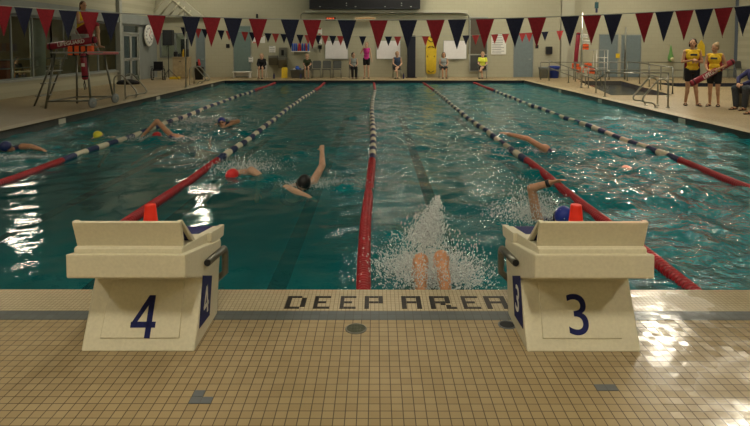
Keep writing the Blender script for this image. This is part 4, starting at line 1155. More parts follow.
# swimmer turning at the wall: knees out of the water
p = at(431, 262, z=0)
t = empty('swimmer', (p.x, p.y, WZ), 0); tag(t, 'swimmer turning at the wall with both bare knees out of the splash', 'person')
mb = MB()
J = dict(s=1.0, pelvis=V(0, .30, -.30), waist=V(0, .42, -.38), chest=V(0, .6, -.42), neck=V(0, .78, -.45), head=V(0, .93, -.46), shoL=V(-.17, .75, -.42), shoR=V(.17, .75, -.42), hipL=V(-.085, .28, -.28), hipR=V(.085, .28, -.28))
torso(mb, J); mb.cap(J['neck'], J['head'], .05, .05); mb.ell(J['head'], (.075, .11, .09))
for s, q in ((-1, 'L'), (1, 'R')):
    k = V(s * .083, -.0, .17 + .012 * s); a = V(s * .10, -.38, -.12)
    mb.cap(J['hip' + q], k, .088, .066, 14); mb.cap(k, a, .062, .036, 12); mb.ell(k.lerp(a, .3) + V(0, .01, -.02), (.055, .07, .08)); mb.cap(a, a + V(0, -.03, -.16), .034, .024)
    mb.ell(k + V(0, -.012, .0), (.062, .055, .05))
    mb.cap(J['sho' + q], J['sho' + q] + V(s * .2, .1, -.1), .048, .038); mb.cap(J['sho' + q] + V(s * .2, .1, -.1), J['sho' + q] + V(s * .3, .3, -.15), .038, .026)
    hand(mb, J['sho' + q] + V(s * .3, .3, -.15), (s * .4, .8, -.2), (0, 0, -1), 1, True, .2)
remesh(mb, 'body', mat('wet_tan_skin', (.56, .27, .14), .3, 0, .1, 25), .011, t, 3)
mb = MB(); torso(mb, J, .01, 1, 'p'); remesh(mb, 'swimsuit', M_navy, .014, t, 1)

# ------------------------------------------------------------------ splashes (spray nobody could count)
def spray_mat():
    m = bpy.data.materials.new('spray_water'); m.use_nodes = True
    nt = m.node_tree; N = nt.nodes; P = N['Principled BSDF']
    P.inputs['Base Color'].default_value = (.92, .96, .95, 1); P.inputs['Roughness'].default_value = .12
    nz = N.new('ShaderNodeTexNoise'); nz.inputs['Scale'].default_value = 30
    mr = N.new('ShaderNodeMapRange'); mr.inputs['To Min'].default_value = .35; mr.inputs['To Max'].default_value = .9
    nt.links.new(nz.outputs['Fac'], mr.inputs['Value']); nt.links.new(mr.outputs[0], P.inputs['Alpha'])
    return m
M_spray = spray_mat()
OCT_V = [V(1, 0, 0), V(-1, 0, 0), V(0, 1, 0), V(0, -1, 0), V(0, 0, 1), V(0, 0, -1)]
OCT_F = [(0, 2, 4), (2, 1, 4), (1, 3, 4), (3, 0, 4), (2, 0, 5), (1, 2, 5), (3, 1, 5), (0, 3, 5)]
def splash(label, blobs, seed, group='splashes round the swimmers'):
    """blobs: (x, y, z, sx, sy, sz, count, droplet radius, streak vector)"""
    rg = random.Random(seed); vs = []; fs = []
    for x, y, z, sx, sy, sz, n, r, st in blobs:
        st = Vector(st)
        for _ in range(int(n * 2.0)):
            c = V(x + rg.gauss(0, sx), y + rg.gauss(0, sy), z + abs(rg.gauss(0, sz)))
            if c.z < WZ - .01 or c.y < .03: continue
            rr = r * .62 * (.4 + rg.random() ** 2 * 1.7); e = st * rg.random() * rr * 3
            b = len(vs)
            R_ = Matrix.Rotation(rg.random() * 3, 3, Vector((rg.random(), rg.random(), rg.random() + .1)).normalized())
            for q in OCT_V: 
                w_ = R_ @ q; vs.append(c + w_ * rr + e * (w_.dot(st.normalized()) if st.length else 0))
            fs += [(b + i, b + j, b + k) for i, j, k in OCT_F]
    me = bpy.data.meshes.new('splash'); me.from_pydata([tuple(v) for v in vs], [], fs)
    me.update()
    for p_ in me.polygons: p_.use_smooth = True
    o = link('splash', me, M_spray); tag(o, label, 'splash', group, 'stuff'); return o
q = at(431, 262, z=0)
bl = []
for k in range(12):      # the plume thrown up and away behind the knees
    f = k / 11; c = at(424 + 14 * f, 240 - 42 * f, y=q.y + .25 + .25 * f)
    bl.append((c.x, c.y, c.z - .05, .075 * (1 - f) + .012, .06, .05 * (1 - f) + .03, int(330 * (1 - f) + 70), .0052, (.2, 0, 1)))
bl += [(q.x, q.y + .12, WZ, .20, .14, .13, 2000, .0058, (0, 0, .6)), (q.x - .22, q.y + .15, WZ, .12, .12, .09, 900, .0055, (-.5, 0, .6)), (q.x + .24, q.y + .02, WZ, .12, .12, .08, 900, .0055, (.5, 0, .5)),
       (q.x, q.y - .17, WZ + .0, .16, .05, .10, 1100, .0055, (0, 0, .4)), (q.x, q.y - .05, WZ + .0, .04, .05, .14, 260, .005, (0, 0, .4))]
splash('white plume of spray round the two bare knees at the wall', bl, 1)
c = wp(540, 218); splash('spray round the raised arm behind block 3', [(c.x - .08, c.y, WZ, .12, .12, .17, 1600, .005, (0, 0, .8)), (c.x - .28, c.y + .12, WZ, .15, .15, .07, 800, .005, (0, 0, .4)), (c.x + .1, c.y + .2, WZ, .1, .15, .1, 500, .005, (0, 0, .4))], 2)
c = wp(318, 184); splash('spray round the swimmer in the black cap', [(c.x + .1, c.y, WZ, .3, .12, .05, 900, .005, (0, 0, .4)), (c.x - .2, c.y + .05, WZ, .12, .1, .04, 400, .005, (0, 0, .4))], 3)
c = wp(245, 170); splash('spray round the swimmer in the red cap', [(c.x, c.y + .1, WZ, .28, .14, .09, 1300, .006, (0, 0, .5))], 4)
c = wp(205, 122); splash('spray behind the swimmer in the blue cap', [(c.x, c.y + .2, WZ, .6, .3, .05, 800, .008, (0, 0, .4))], 5)
c = wp(150, 138); splash('spray round the swimmer in the dark red cap', [(c.x, c.y, WZ, .5, .15, .04, 600, .007, (0, 0, .4))], 6)
c = wp(535, 150); splash('spray round the long bent arm in the right lanes', [(c.x, c.y, WZ, .35, .12, .03, 500, .006, (0, 0, .4))], 7)
c = wp(20, 156); splash('spray beside the swimmer at the left edge', [(c.x, c.y, WZ, .4, .1, .03, 400, .006, (0, 0, .4))], 8)
# ------------------------------------------------------------------ lifeguard chair on the left deck
def lg_chair():
    o = V(-8.4, 12.7, 0); t = empty('lifeguard_chair', o); tag(t, 'tall steel lifeguard chair on wheels on the left deck', 'lifeguard chair')
    L_ = lambda p: Vector(p) - o
    zt = 1.52
    feet = {'nl': V(-9.0, 11.85, 0), 'nr': V(-7.86, 12.07, .13), 'fr': V(-7.87, 13.5, .13), 'fl': V(-8.9, 13.35, 0)}
    tops = {'nl': V(-8.86, 12.15, zt), 'nr': V(-8.02, 12.25, zt), 'fr': V(-8.02, 13.25, zt), 'fl': V(-8.8, 13.2, zt)}
    for k in feet:
        MB().tube([L_(feet[k]), L_(tops[k])], .03, 10).build('leg', M_steeldark, t)
    for a, b in (('nl', 'nr'), ('nr', 'fr'), ('fr', 'fl'), ('fl', 'nl')):
        pa = feet[a].lerp(tops[a], .12); pb = feet[b].lerp(tops[b], .12); pa.z = pb.z = .2
        MB().tube([L_(pa), L_(pb)], .025, 8).build('brace', M_steeldark, t)
    for k in ('nr', 'fr'):
        c = feet[k]; M_ = Matrix.Translation(L_(V(c.x + .05, c.y, .145))) @ Matrix.Rotation(R(75), 4, 'Z') @ Matrix.Rotation(PI / 2, 4, 'X')
        w_ = MB().lathe([(.05, -.03), (.13, -.035), (.145, -.02), (.145, .02), (.13, .035), (.05, .03)], 24, M_).build('wheel', M_grey, t)
        MB().lathe([(.03, -.05), (.03, .05)], 12, M_).build('hub', M_steel, w_)
    MB().span(L_((-8.98, 12.1, zt)), L_((-7.5, 13.35, zt + .04)), .01).build('platform', M_greylight, t)
    # ladder on the deck side
    for p0, p1 in ((V(-9.72, 12.55, 0), V(-9.0, 12.5, 1.62)), (V(-9.72, 13.15, 0), V(-9.0, 13.1, 1.62))):
        MB().tube([L_(p0), L_(p1)], .026, 8).build('ladder_rail', M_steeldark, t)
    for i in range(4):
        f = .18 + .22 * i; x = -9.72 + .72 * f
        MB().box(L_((x, 12.82, 1.62 * f)), (.17, .6, .03)).build('step', M_greylight, t)
    # seat with arm frames
    seat = MB().box(L_((-8.4, 12.75, zt + .52)), (.5, .55, .05), .015).build('seat', M_greylight, t)
    MB().box(L_((-8.4, 12.75, zt + .27)), (.4, .45, .46), .02).build('seat_box', M_greylight, t)
    MB().box(L_((-8.7, 12.75, zt + .76)), (.04, .5, .45), .015).build('backrest', M_greylight, t)
    for y in (12.42, 13.08):
        MB().tube([L_((-8.75, y, zt + 1.0)), L_((-8.60, y, zt + 1.02)), L_((-8.05, y, zt + .03))], .02, 8).build('arm_frame', M_steel, t)
        MB().tube([L_((-8.75, y, zt + .03)), L_((-8.75, y, zt + 1.0))], .02, 8).build('arm_post', M_steel, t)
    return t
lg_chair()
zt = 1.52
J = joints_sit(.22, 1.85, .05, 1.0, .12)
z0 = .31
J.update(kneL=V(.14, -.42, z0 + .17), kneR=V(-.14, -.42, z0 + .17), ankL=V(.12, -.50, -.12), ankR=V(-.12, -.50, -.12), toeL=V(.13, -.66, -.17), toeR=V(-.13, -.66, -.17))
J['wriL'] = V(.10, -.36, z0 + .28); J['wriR'] = V(-.06, -.36, z0 + .30)
gz = zt + .56 - .22
figure('person', 'lifeguard in a yellow top and maroon shorts sitting on the tall chair', 'person', (-8.4, 12.75, gz), R(72), J, M_skin, mat('auburn_hair', (.10, .045, .025), .6, 0, .2, 40), 'pony', (-.15, -1, -.02),
       [('top', M_guardyel, 'tank'), ('shorts', M_guardred, 'knee')], .010, 1.0, True, None, None)
# rescue tube across the lap, tube hanging below the platform, orange life jacket, pink tube
pa = at(47, 47.5, y=12.3); pb = at(97, 38.5, y=12.3)
rescue_tube('maroon rescue tube with white lettering lying across the lap on the tall chair', at(47, 47, y=12.28), at(97, 39.5, y=12.28), 'LIFEGUARD', .15, .095, None, False, (0, -1, .1))
a = at(83, 53.2, y=12.05); b = at(85.2, 80, y=12.05)
t = rescue_tube('maroon rescue tube hanging upright below the platform of the tall chair', b, a, '', .1, .085, None, False, (0, -1, 0))
MB().box(t.matrix_world.translation * 0 + V(0, -.056, .05), (.09, .006, .09)).build('badge', M_white, t)
MB().tube([V(0, 0, -.38), V(.02, 0, -.5), V(.04, 0, -.62), V(.0, 0, -.64), V(-.02, 0, -.5), V(0, 0, -.38)], .012, 6).build('strap', M_blackcloth, t)
MB().tube([V(0, 0, (a - b).length / 2 - .03), V(0, .02, (a - b).length / 2 + .04), V(0, .12, (a - b).length / 2 + .05)], .014, 6).build('hanging_loop', M_blackcloth, t)
c = at(81, 50, y=12.2); t = empty('life_jacket', c); tag(t, 'orange life jacket with dark straps on the platform of the tall chair', 'life jacket')
mb = MB()
for k in range(4): mb.box((-.27 + .18 * k, 0, -.02 + .01 * (k % 2)), (.15, .14, .26), .04)
mb.build('padding', M_orange, t)
for k in range(3): MB().box((-.18 + .18 * k, -.02, -.02), (.035, .13, .27), .01).build('strap', M_blackcloth, t)
tag(MB().cap(at(89, 53, y=12.15), at(117.5, 53.2, y=12.15), .055, .035, 14).build('foam_tube', M_pink), 'pink foam tube lying on the edge of the lifeguard chair platform', 'foam tube')

# ------------------------------------------------------------------ pool ladders: pairs of bent handrails
def ladder_rails(y, side, label, gap=.55, x0=None, flip=False):
    x0 = side * 7.5 if x0 is None else x0
    t = empty('pool_ladder', (x0 + side * .2, y, 0)); tag(t, label, 'pool ladder', 'steel pool ladders on the deck')
    for k in (-1, 1):
        yy = k * gap / 2; s = side
        pts = [V(s * .55, yy, 0), V(s * .55, yy, .35)] + arc((s * .37, yy, .64), (s * .18, 0, 0), (0, 0, .16), 0, PI * .8, 8) + [V(s * .02, yy, .50), V(s * -.13, yy, .32)] + arc((s * -.06, yy, .24), (s * -.10, 0, 0), (0, 0, -.09), .1, PI / 2, 4) + [V(s * .08, yy, .14), V(s * .16, yy, .11), V(s * .22, yy, 0)]
        r = MB().tube(pts, .024, 10).build('handrail', M_steel, t)
        MB().lathe([(.055, 0), (.055, .012), (.03, .03)], 14, Matrix.Translation((s * .55, yy, 0))).build('flange', M_steel, r)
        MB().lathe([(.055, 0), (.055, .012), (.03, .03)], 14, Matrix.Translation((s * .22, yy, 0))).build('flange', M_steel, r)
    for z in (-.25, -.5): MB().box((side * -.24, 0, z), (.09, gap, .03)).build('tread', M_steel, t)
    return t
p = at(133, 99, z=0); ladder_rails(p.y, -1, 'steel pool ladder handrails on the left edge beside the tall lifeguard chair', .8)
p = at(218, 80.5, z=0); ladder_rails(22.2, -1, 'steel pool ladder handrails at the far left corner of the pool', .6)
p = at(656, 107, z=0); ladder_rails(p.y + .1, 1, 'steel pool ladder handrails on the right edge near the standing lifeguards', .6)

# ------------------------------------------------------------------ railings round the ramp
def railing(label, posts, rails, name='railing', group='railings round the ramp'):
    """posts: (x, y, top); rails: polylines"""
    o = V(posts[0][0], posts[0][1], 0); t = empty(name, o); tag(t, label, 'railing', group)
    for x, y, h in posts:
        q = MB().tube([V(x, y, 0) - o, V(x, y, h) - o], .024, 8).build('post', M_steeldark, t)
        MB().lathe([(.06, 0), (.06, .012), (.03, .02)], 12, Matrix.Translation(V(x, y, 0) - o)).build('flange', M_steeldark, q)
    for pl in rails: MB().tube([Vector(p_) - o for p_ in pl], .022, 8).build('rail', M_steeldark, t)
A = at(607, 97, z=0); B_ = at(672.8, 97.4, z=0)
A.y = B_.y = 15.75
railing('railing along the near end of the ramp beside the pool edge', [(A.x, A.y, .81), (B_.x, B_.y, .81)], [[(A.x, A.y, .81), (B_.x, B_.y, .81)], [(A.x, A.y, .81), (A.x + .1, A.y, .88), (A.x + .25, A.y + .3, .86), (A.x + .1, A.y + 1.2, .45)]])
C1 = at(660, 94, z=0); C2 = at(635.5, 89, z=0); C3 = at(615.6, 86.8, z=0); 
pr = [(10.75, 16.8, .95), (11.2, 18.6, .95), (11.7, 20.6, .95), (12.2, 22.6, .95), (12.5, 24.6, .95)]
railing('long railing down the right-hand side of the ramp', pr, [[(x, y, .95) for x, y, h in pr], [(x, y, .5) for x, y, h in pr]])
pr = [(8.15, 17.2, .9), (8.75, 19.6, .9), (9.3, 21.9, .9), (9.8, 24.2, .9)]
railing('railing between the pool edge and the ramp', pr, [[(x, y, .9) for x, y, h in pr] + [(10.0, 25.0, .62)], [(8.15, 17.2, .48), (9.8, 24.2, .48)], [(8.15, 17.2, .9), (8.0, 16.6, .85), (8.25, 16.9, .3)]])
pr = [(8.5, 25.6, .9), (10.2, 25.6, .9), (12.0, 25.6, .9), (14.0, 25.6, .9), (15.8, 25.6, .9)]
railing('railing across the deck in front of the blue-grey doors', pr, [[(x, y, .9) for x, y, h in pr], [(x, y, .5) for x, y, h in pr]])
a = at(548, 62, y=24.8)
pr = [(at(549, 80, y=24.8).x, 24.8, 1.0), (at(563, 80, y=24.0).x, 23.2, .72), (at(573, 80, y=23).x, 21.4, .5)]
railing('short sloping handrail by the far right corner of the pool', pr, [[(x, y, h) for x, y, h in pr], [(x, y, h - .35) for x, y, h in pr]])

# ------------------------------------------------------------------ wall-mounted and standing things along the far wall
def panel(name, label, cat, u0, v0, u1, v1, m, y=YF, th=.04, frame=None, lines=None, group=None, marks=None):
    a = at(u0, v0, y=y - th); b = at(u1, v1, y=y - th)
    t = empty(name, ((a.x + b.x) / 2, y - th / 2, (a.z + b.z) / 2)); tag(t, label, cat, group)
    w_, h_ = b.x - a.x, a.z - b.z
    MB().box((0, 0, 0), (w_, th * .8, h_), .004).build('panel', m, t)
    if frame:
        mb = MB(); k = .03
        mb.box((0, -.004, h_ / 2), (w_ + k, th, k)); mb.box((0, -.004, -h_ / 2), (w_ + k, th, k)); mb.box((-w_ / 2, -.004, 0), (k, th, h_ + k)); mb.box((w_ / 2, -.004, 0), (k, th, h_ + k))
        mb.build('frame', frame, t)
    if lines:
        n, lm = lines; mb = MB(); rg = random.Random(int(u0))
        for i in range(n):
            ww = w_ * (.55 + .3 * rg.random()); mb.box((-(w_ * .88 - ww) / 2, -th * .42, h_ * (.42 - .84 * i / max(1, n - 1))), (ww, .004, h_ * .35 / n))
        mb.build('print', lm, t)
    return t, w_, h_
for u0, u1, lab in ((325, 348, 'left of the three whiteboards, above the empty grey chairs'), (376.5, 400.5, 'middle whiteboard, right of the standing girl'), (443.5, 466.5, 'right whiteboard, between the yellow backboard and the glazed door')):
    t, w_, h_ = panel('whiteboard', lab, 'whiteboard', u0, 40.5, u1, 59, M_board, frame=M_greylight, group='whiteboards on the far wall')
    MB().box((0, -.05, -h_ / 2 - .01), (w_ * .3, .06, .025)).build('pen_tray', M_grey, t)
M_print = mat('faded_print', (.30, .30, .32), .7, 0, .1)
M_paper = mat('white_paper', (.78, .77, .74), .8, 0, .03)
panel('notice_board', 'tall white notice covered in lines of print left of the blue-grey door', 'notice', 491.5, 34, 506, 54.5, M_paper, lines=(11, M_print))
panel('notice', 'white notice sheet above the drinking fountain', 'notice', 269, 46, 275.5, 52.5, M_paper, th=.02, lines=(4, M_print))
panel('notice', 'pale notice behind the far pennants left of the fountain', 'notice', 252, 36, 265, 43, M_paper, th=.02, lines=(2, mat('pink_print', (.6, .25, .22), .7)))
panel('notice', 'small white notice on the teal-grey door', 'notice', 248.5, 57, 252.8, 62.5, M_paper, th=.09, lines=(3, M_print))
panel('notice', 'small red and white safety notice above the black wall telephone', 'notice', 318, 28.5, 322, 34.5, M_paper, th=.02, lines=(2, M_redfar))
panel('notice', 'small white sheet beneath the red safety notice', 'notice', 318, 38.5, 322, 44, M_paper, th=.02, lines=(2, M_print))
panel('restroom_sign', 'small black sign on the wall left of the teal-grey door', 'sign', 226, 44, 229.5, 48, M_black, th=.03)
panel('restroom_sign', 'small black sign on the wall right of the blue-grey door', 'sign', 535.5, 45, 538.5, 48.5, M_black, th=.03)
panel('warning_sign', 'yellow sign between the two blue-grey doors on the right', 'sign', 616.2, 53.5, 619.8, 58, M_yellow, y=YR, th=.08)
t, w_, h_ = panel('scoreboard', 'huge black scoreboard above the far end of the pool', 'scoreboard', 309.5, -16, 420, 8.3, M_black, th=.35, frame=M_darkgrey)
for u in (346.5, 401.5):
    for v in (3.2, 5.4):
        p = at(u, v, y=YF - .38) - t.location; MB().box(p, (.06, .01, .05)).build('digit_dot', M_greylight, t)
for u in (355.5, 411, 320, 385):
    p = at(u, 6.6, y=YF - .38) - t.location; MB().box(p, (.09, .01, .05)).build('label_mark', M_greylight, t)
M_glow = emis('orange_display', (1, .16, .05, 1), 1.6)
t, w_, h_ = panel('digital_clock', 'black digital display with glowing orange figures below the scoreboard', 'clock', 325.6, 17.2, 335.6, 20.6, M_black, y=YF - .16, th=.06)
for i, x in enumerate((-.17, -.06, .03, .14)):
    mb = MB()
    for dx, dz, w2, h2 in ((0, .055, .06, .014), (-.03, .028, .014, .055), (.03, .028, .014, .055), (0, 0, .06, .014), (.03, -.028, .014, .055), (0, -.055, .06, .014)):
        mb.box((x + dx, -.031, dz), (w2, .004, h2))
    mb.build('digit', M_glow, t)
t, w_, h_ = panel('banner', 'long cream sign with orange lettering below the scoreboard', 'sign', 354.8, 16.8, 375.5, 21.2, mat('cream_sign', (.62, .50, .30), .6, 0, .05), y=YF - .16, th=.03)
mb = MB(); rg = random.Random(4)
for i in range(13):
    for j in (-.055, .04):
        mb.box((-.47 + .078 * i, -.016, j), (.04 + .02 * rg.random(), .004, .045))
mb.build('lettering', mat('orange_print', (.55, .2, .04), .6, 0, .1), t)
# conduit that runs over the bulkhead and down beside the glazed door
cz = lambda u, v: at(u, v, y=YF - .22)
tag(MB().tube([cz(301, 19), cz(301, 15), cz(302.5, 13.2), cz(320, 13), cz(462, 13), cz(467, 13.6), cz(469, 16), cz(469, 54)], .03, 8).build('conduit', M_steeldark), 'thin grey conduit running under the scoreboard and down beside the glazed door', 'pipe')
tag(MB().tube([at(257, 14, y=YF - .08), at(257, 18.3, y=YF - .08)], .055, 10).build('wall_speaker', M_black), 'small black fitting high on the wall left of the scoreboard', 'wall fitting')
# telephone and dispenser
t = empty('telephone', at(320, 47, y=YF - .05)); tag(t, 'black wall telephone left of the first whiteboard', 'telephone')
MB().box((0, 0, 0), (.2, .08, .2), .02).build('cradle', M_black, t); MB().box((0, -.06, .06), (.24, .05, .05), .02).build('handset', M_black, t); MB().tube([(-.02, -.02, -.1), (-.03, -.03, -.3), (.02, -.03, -.32), (.03, -.02, -.1)], .01, 6).build('cord', M_black, t)
t = empty('towel_dispenser', at(549, 50.3, y=YF - .1)); tag(t, 'black paper towel dispenser on the wall above the blue bin', 'dispenser')
MB().box((0, 0, .0), (.34, .2, .42), .05).build('housing', M_black, t); MB().box((0, -.02, -.2), (.2, .1, .04)).build('outlet', M_grey, t)
# drinking fountain pair
t = empty('drinking_fountain', at(278, 60, y=YF - .012)); tag(t, 'pair of stainless drinking fountains with a tall back panel', 'drinking fountain')
for u, v0, v1 in ((273.3, 55.5, 65.2), (283, 57.5, 68)):
    a = at(u, v0, y=YF - .25) - t.location; b = at(u, v1, y=YF - .25) - t.location
    mb = MB().prism([V(a.x - .24, -.01, a.z), V(a.x - .24, -.44, a.z), V(a.x - .24, -.46, a.z - .12), V(a.x - .24, -.30, b.z), V(a.x - .24, -.01, b.z)], (.48, 0, 0)); mb.build('basin', M_steeldark, t)
    MB().tube([V(a.x + .12, -.1, a.z), V(a.x + .12, -.1, a.z + .08), V(a.x + .05, -.12, a.z + .1)], .012, 6).build('spout', M_steel, t)
a = at(279, 47.5, y=YF - .05) - t.location; b = at(287, 58, y=YF - .05) - t.location
MB().span((a.x, -.06, b.z), (b.x, -.0, a.z), .01).build('back_panel', M_steeldark, t)
MB().box(((a.x + b.x) / 2 - .02, -.07, (a.z + b.z) / 2), (.14, .02, .3)).build('bottle_filler', M_black, t)
# shelf with blue and red kickboards
a = at(291, 51.5, y=YF - .35); b = at(309.5, 52.5, y=YF - .35)
t = empty('wall_shelf', ((a.x + b.x) / 2, YF - .18, a.z)); tag(t, 'white wall shelf holding blue and red kickboards', 'shelf')
MB().box((0, 0, 0), (b.x - a.x, .34, .05)).build('board', M_white, t)
for s in (-1, 1): MB().prism([V(s * .42, .16, -.02), V(s * .42, -.1, -.02), V(s * .42, .16, -.2)], (.02, 0, 0)).build('bracket', M_white, t)
cols = [(M_blue2, 'blue') for M_blue2 in [mat('bright_blue_foam', (.03, .10, .50), .7, 0, .1)]]
M_bf = cols[0][0]; M_rf = mat('red_foam', (.55, .03, .05), .7, 0, .1)
nb = 9; rg = random.Random(9)
for i in range(nb):
    x = a.x + .07 + (b.x - a.x - .14) * i / (nb - 1); m = M_rf if i in (3, 4, 7) else M_bf
    w2, h2 = .05, .42
    mb = MB().prism([V(0, -.12, 0), V(0, .12, 0), V(0, .12, h2 - .08), V(0, .06, h2), V(0, -.06, h2), V(0, -.12, h2 - .08)], (w2, 0, 0))
    o = mb.build('kickboard', m, None, (x - .025, YF - .18, a.z + .026)); o.rotation_euler = (0, R(rg.uniform(-5, 5)), 0)
    tag(o, '%s foam kickboard standing on the wall shelf, %s from the left' % ('red' if m is M_rf else 'blue', ('first', 'second', 'third', 'fourth', 'fifth', 'sixth', 'seventh', 'eighth', 'last')[i]), 'kickboard', 'kickboards on the wall shelf')
# tub with blue and white gear, yellow caution board, yellow spine board, navy mat
a = at(290, 70, y=27.3); b = at(305.5, 78, y=27.3)
t = empty('storage_tub', ((a.x + b.x) / 2, 27.3, 0)); tag(t, 'grey storage tub heaped with blue and white swim gear', 'tub')
w2 = (b.x - a.x) / 2
mb = MB(); mb.lathe([(w2 * .85, 0), (w2 * 1.05, .42), (w2 * 1.12, .43), (w2 * 1.1, .46), (w2 * 1.0, .46), (w2 * .82, .03)], 4, Matrix.Diagonal((1.2, .75, 1, 1)) @ Matrix.Rotation(PI / 4, 4, 'Z')); mb.build('body', M_grey, t)
for i, (x, z, r, m) in enumerate(((.0, .5, .16, M_bf), (.12, .47, .12, M_bf), (.27, .46, .12, M_white), (-.15, .46, .11, M_white), (-.02, .6, .09, M_bf))):
    mb = MB(); mb.ell((0, 0, 0), (r, r * .8, r * .6), None, 10)
    for v in mb.bm.verts: v.co *= 1 + .18 * mnoise.noise(v.co * 9 + V(i, 0, 0))
    tag(mb.build('swim_gear_bag', m, None, ((a.x + b.x) / 2 + x, 27.3, z)), '%s crumpled bag in the grey tub, %s' % ('blue' if m is M_bf else 'white', ('at the centre of the heap', 'just right of centre', 'at the right end', 'at the left end', 'topmost')[i]), 'bag', 'bags heaped in the grey tub')
a = at(281.2, 67.5, y=27.2); b = at(287.2, 77.5, y=27.2)
mb = MB().prism([V(a.x, 27.22, 0), V(b.x, 27.22, 0), V(b.x, 27.35, a.z - .05), V(b.x - .05, 27.36, a.z), V(a.x + .05, 27.36, a.z), V(a.x, 27.35, a.z - .05)], (0, .04, 0))
t = mb.build('kickboard_stand', M_yellow); tag(t, 'yellow upright board standing on the deck below the drinking fountain', 'board')
for u, lab in ((274, 'dark water bottle on the deck left of the yellow board'), (300.8, 'dark water bottle on the deck beside the child in olive'), (403.5, 'dark teal water bottle on the deck right of the crossed legs')):
    t = empty('water_bottle', (at(u, 79, y=26.55).x, 26.55, 0)); tag(t, lab, 'bottle')
    MB().lathe([(.045, 0), (.048, .02), (.048, .2), (.02, .25)], 12).build('body', M_navy, t); MB().lathe([(.024, .25), (.024, .29)], 10).build('lid', M_black, t)
t = empty('spine_board', at(431, 55.5, y=27.94)); tag(t, 'yellow rescue backboard with black straps leaning upright against the wall', 'backboard')
a = at(426, 36, y=27.94) - t.location; b = at(436.5, 74, y=27.94) - t.location
pts = [(a.x + .08, a.z - .18), (a.x + .2, a.z), (b.x - .2, a.z), (b.x - .08, a.z - .18), (b.x, a.z - .7), (b.x - .02, b.z + .1), (b.x - .1, b.z), (a.x + .1, b.z), (a.x + .02, b.z + .1), (a.x, a.z - .7)]
mb = MB().prism([V(x, 0, z) for x, z in pts], (0, .05, 0)); mb.build('board', M_yellow, t)
for z, sl in ((a.z - .30, .10), (a.z - .52, -.12), (b.z + .12, .06)):
    for s in (-1, 1): MB().tube([V(s * .17, -.01, z + sl), V(s * .02, -.02, z - .03)], .022, 6).build('strap', M_blackcloth, t)
for s in (-1, 1):
    MB().ell(V(s * .18, -.005, -.05), (.022, .012, .05)).build('hand_hole', M_black, t)
MB().tube([V(0, -.01, a.z - .1), V(0, -.01, a.z + .06)], .03, 6).build('head_strap', M_blackcloth, t)
a = at(407.3, 35.5, y=27.6); b = at(415.3, 76, y=27.6)
t = empty('rolled_mat', ((a.x + b.x) / 2, 27.6, 0)); tag(t, 'tall dark navy padded column standing against the far wall', 'pad')
MB().box((0, 0, (a.z + .03) / 2), (b.x - a.x, .4, a.z - .03), .05).build('pad', mat('navy_vinyl_pad', (.012, .014, .028), .55, 0, .2, 15), t)
MB().box((0, 0, .015), ((b.x - a.x) * 1.3, .5, .03)).build('base', M_black, t)
# white bench in front of the teal-grey door
a = at(233, 71.5, y=27.4); b = at(251.5, 77.5, y=27.4)
t = empty('bench', ((a.x + b.x) / 2, 27.4, 0)); tag(t, 'low pale bench in front of the teal-grey door', 'bench')
MB().box((0, 0, a.z - .03), (b.x - a.x, .4, .06), .01).build('top', M_white, t)
for s in (-1, 1): MB().box((s * (b.x - a.x) * .42, 0, (a.z - .06) / 2), (.06, .36, a.z - .06)).build('leg', M_white, t)
MB().box((0, .1, a.z * .5), ((b.x - a.x) * .85, .03, a.z * .6)).build('apron', M_white, t)
# bins
def bin_(u, y, label, m, r, h, cat='bin'):
    t = empty('bin', (at(u, 72, y=y).x, y, 0)); tag(t, label, cat)
    MB().lathe([(r * .8, 0), (r, h - .05), (r * 1.06, h - .04), (r * 1.06, h), (r * .95, h), (r * .9, h - .03)], 20).build('body', m, t)
    MB().lathe([(r * 1.08, h), (r * 1.0, h + .04), (r * .3, h + .06)], 20).build('lid', m, t); return t
bin_(543.5, 27.3, 'grey waste bin below the towel dispenser', M_grey, .26, .55)
bin_(554, 27.3, 'blue recycling bin beside the grey waste bin', mat('recycling_blue', (.02, .05, .33), .5, 0, .1), .29, .6)
t = bin_(199, 25.8, 'black bin by the grey door left of the pool corner', M_black, .24, .6)
tag(MB().cap(at(198.7, 60, y=25.8), at(199.5, 64.5, y=25.8), .05, .07).build('red_bag', M_redfar), 'small red bag on top of the black bin', 'bag')
tag(MB().box(at(197.5, 65.5, y=25.95), (.12, .1, .4), .03).build('black_bag', M_blackcloth), 'black bag standing on the black bin beside the red one', 'bag')
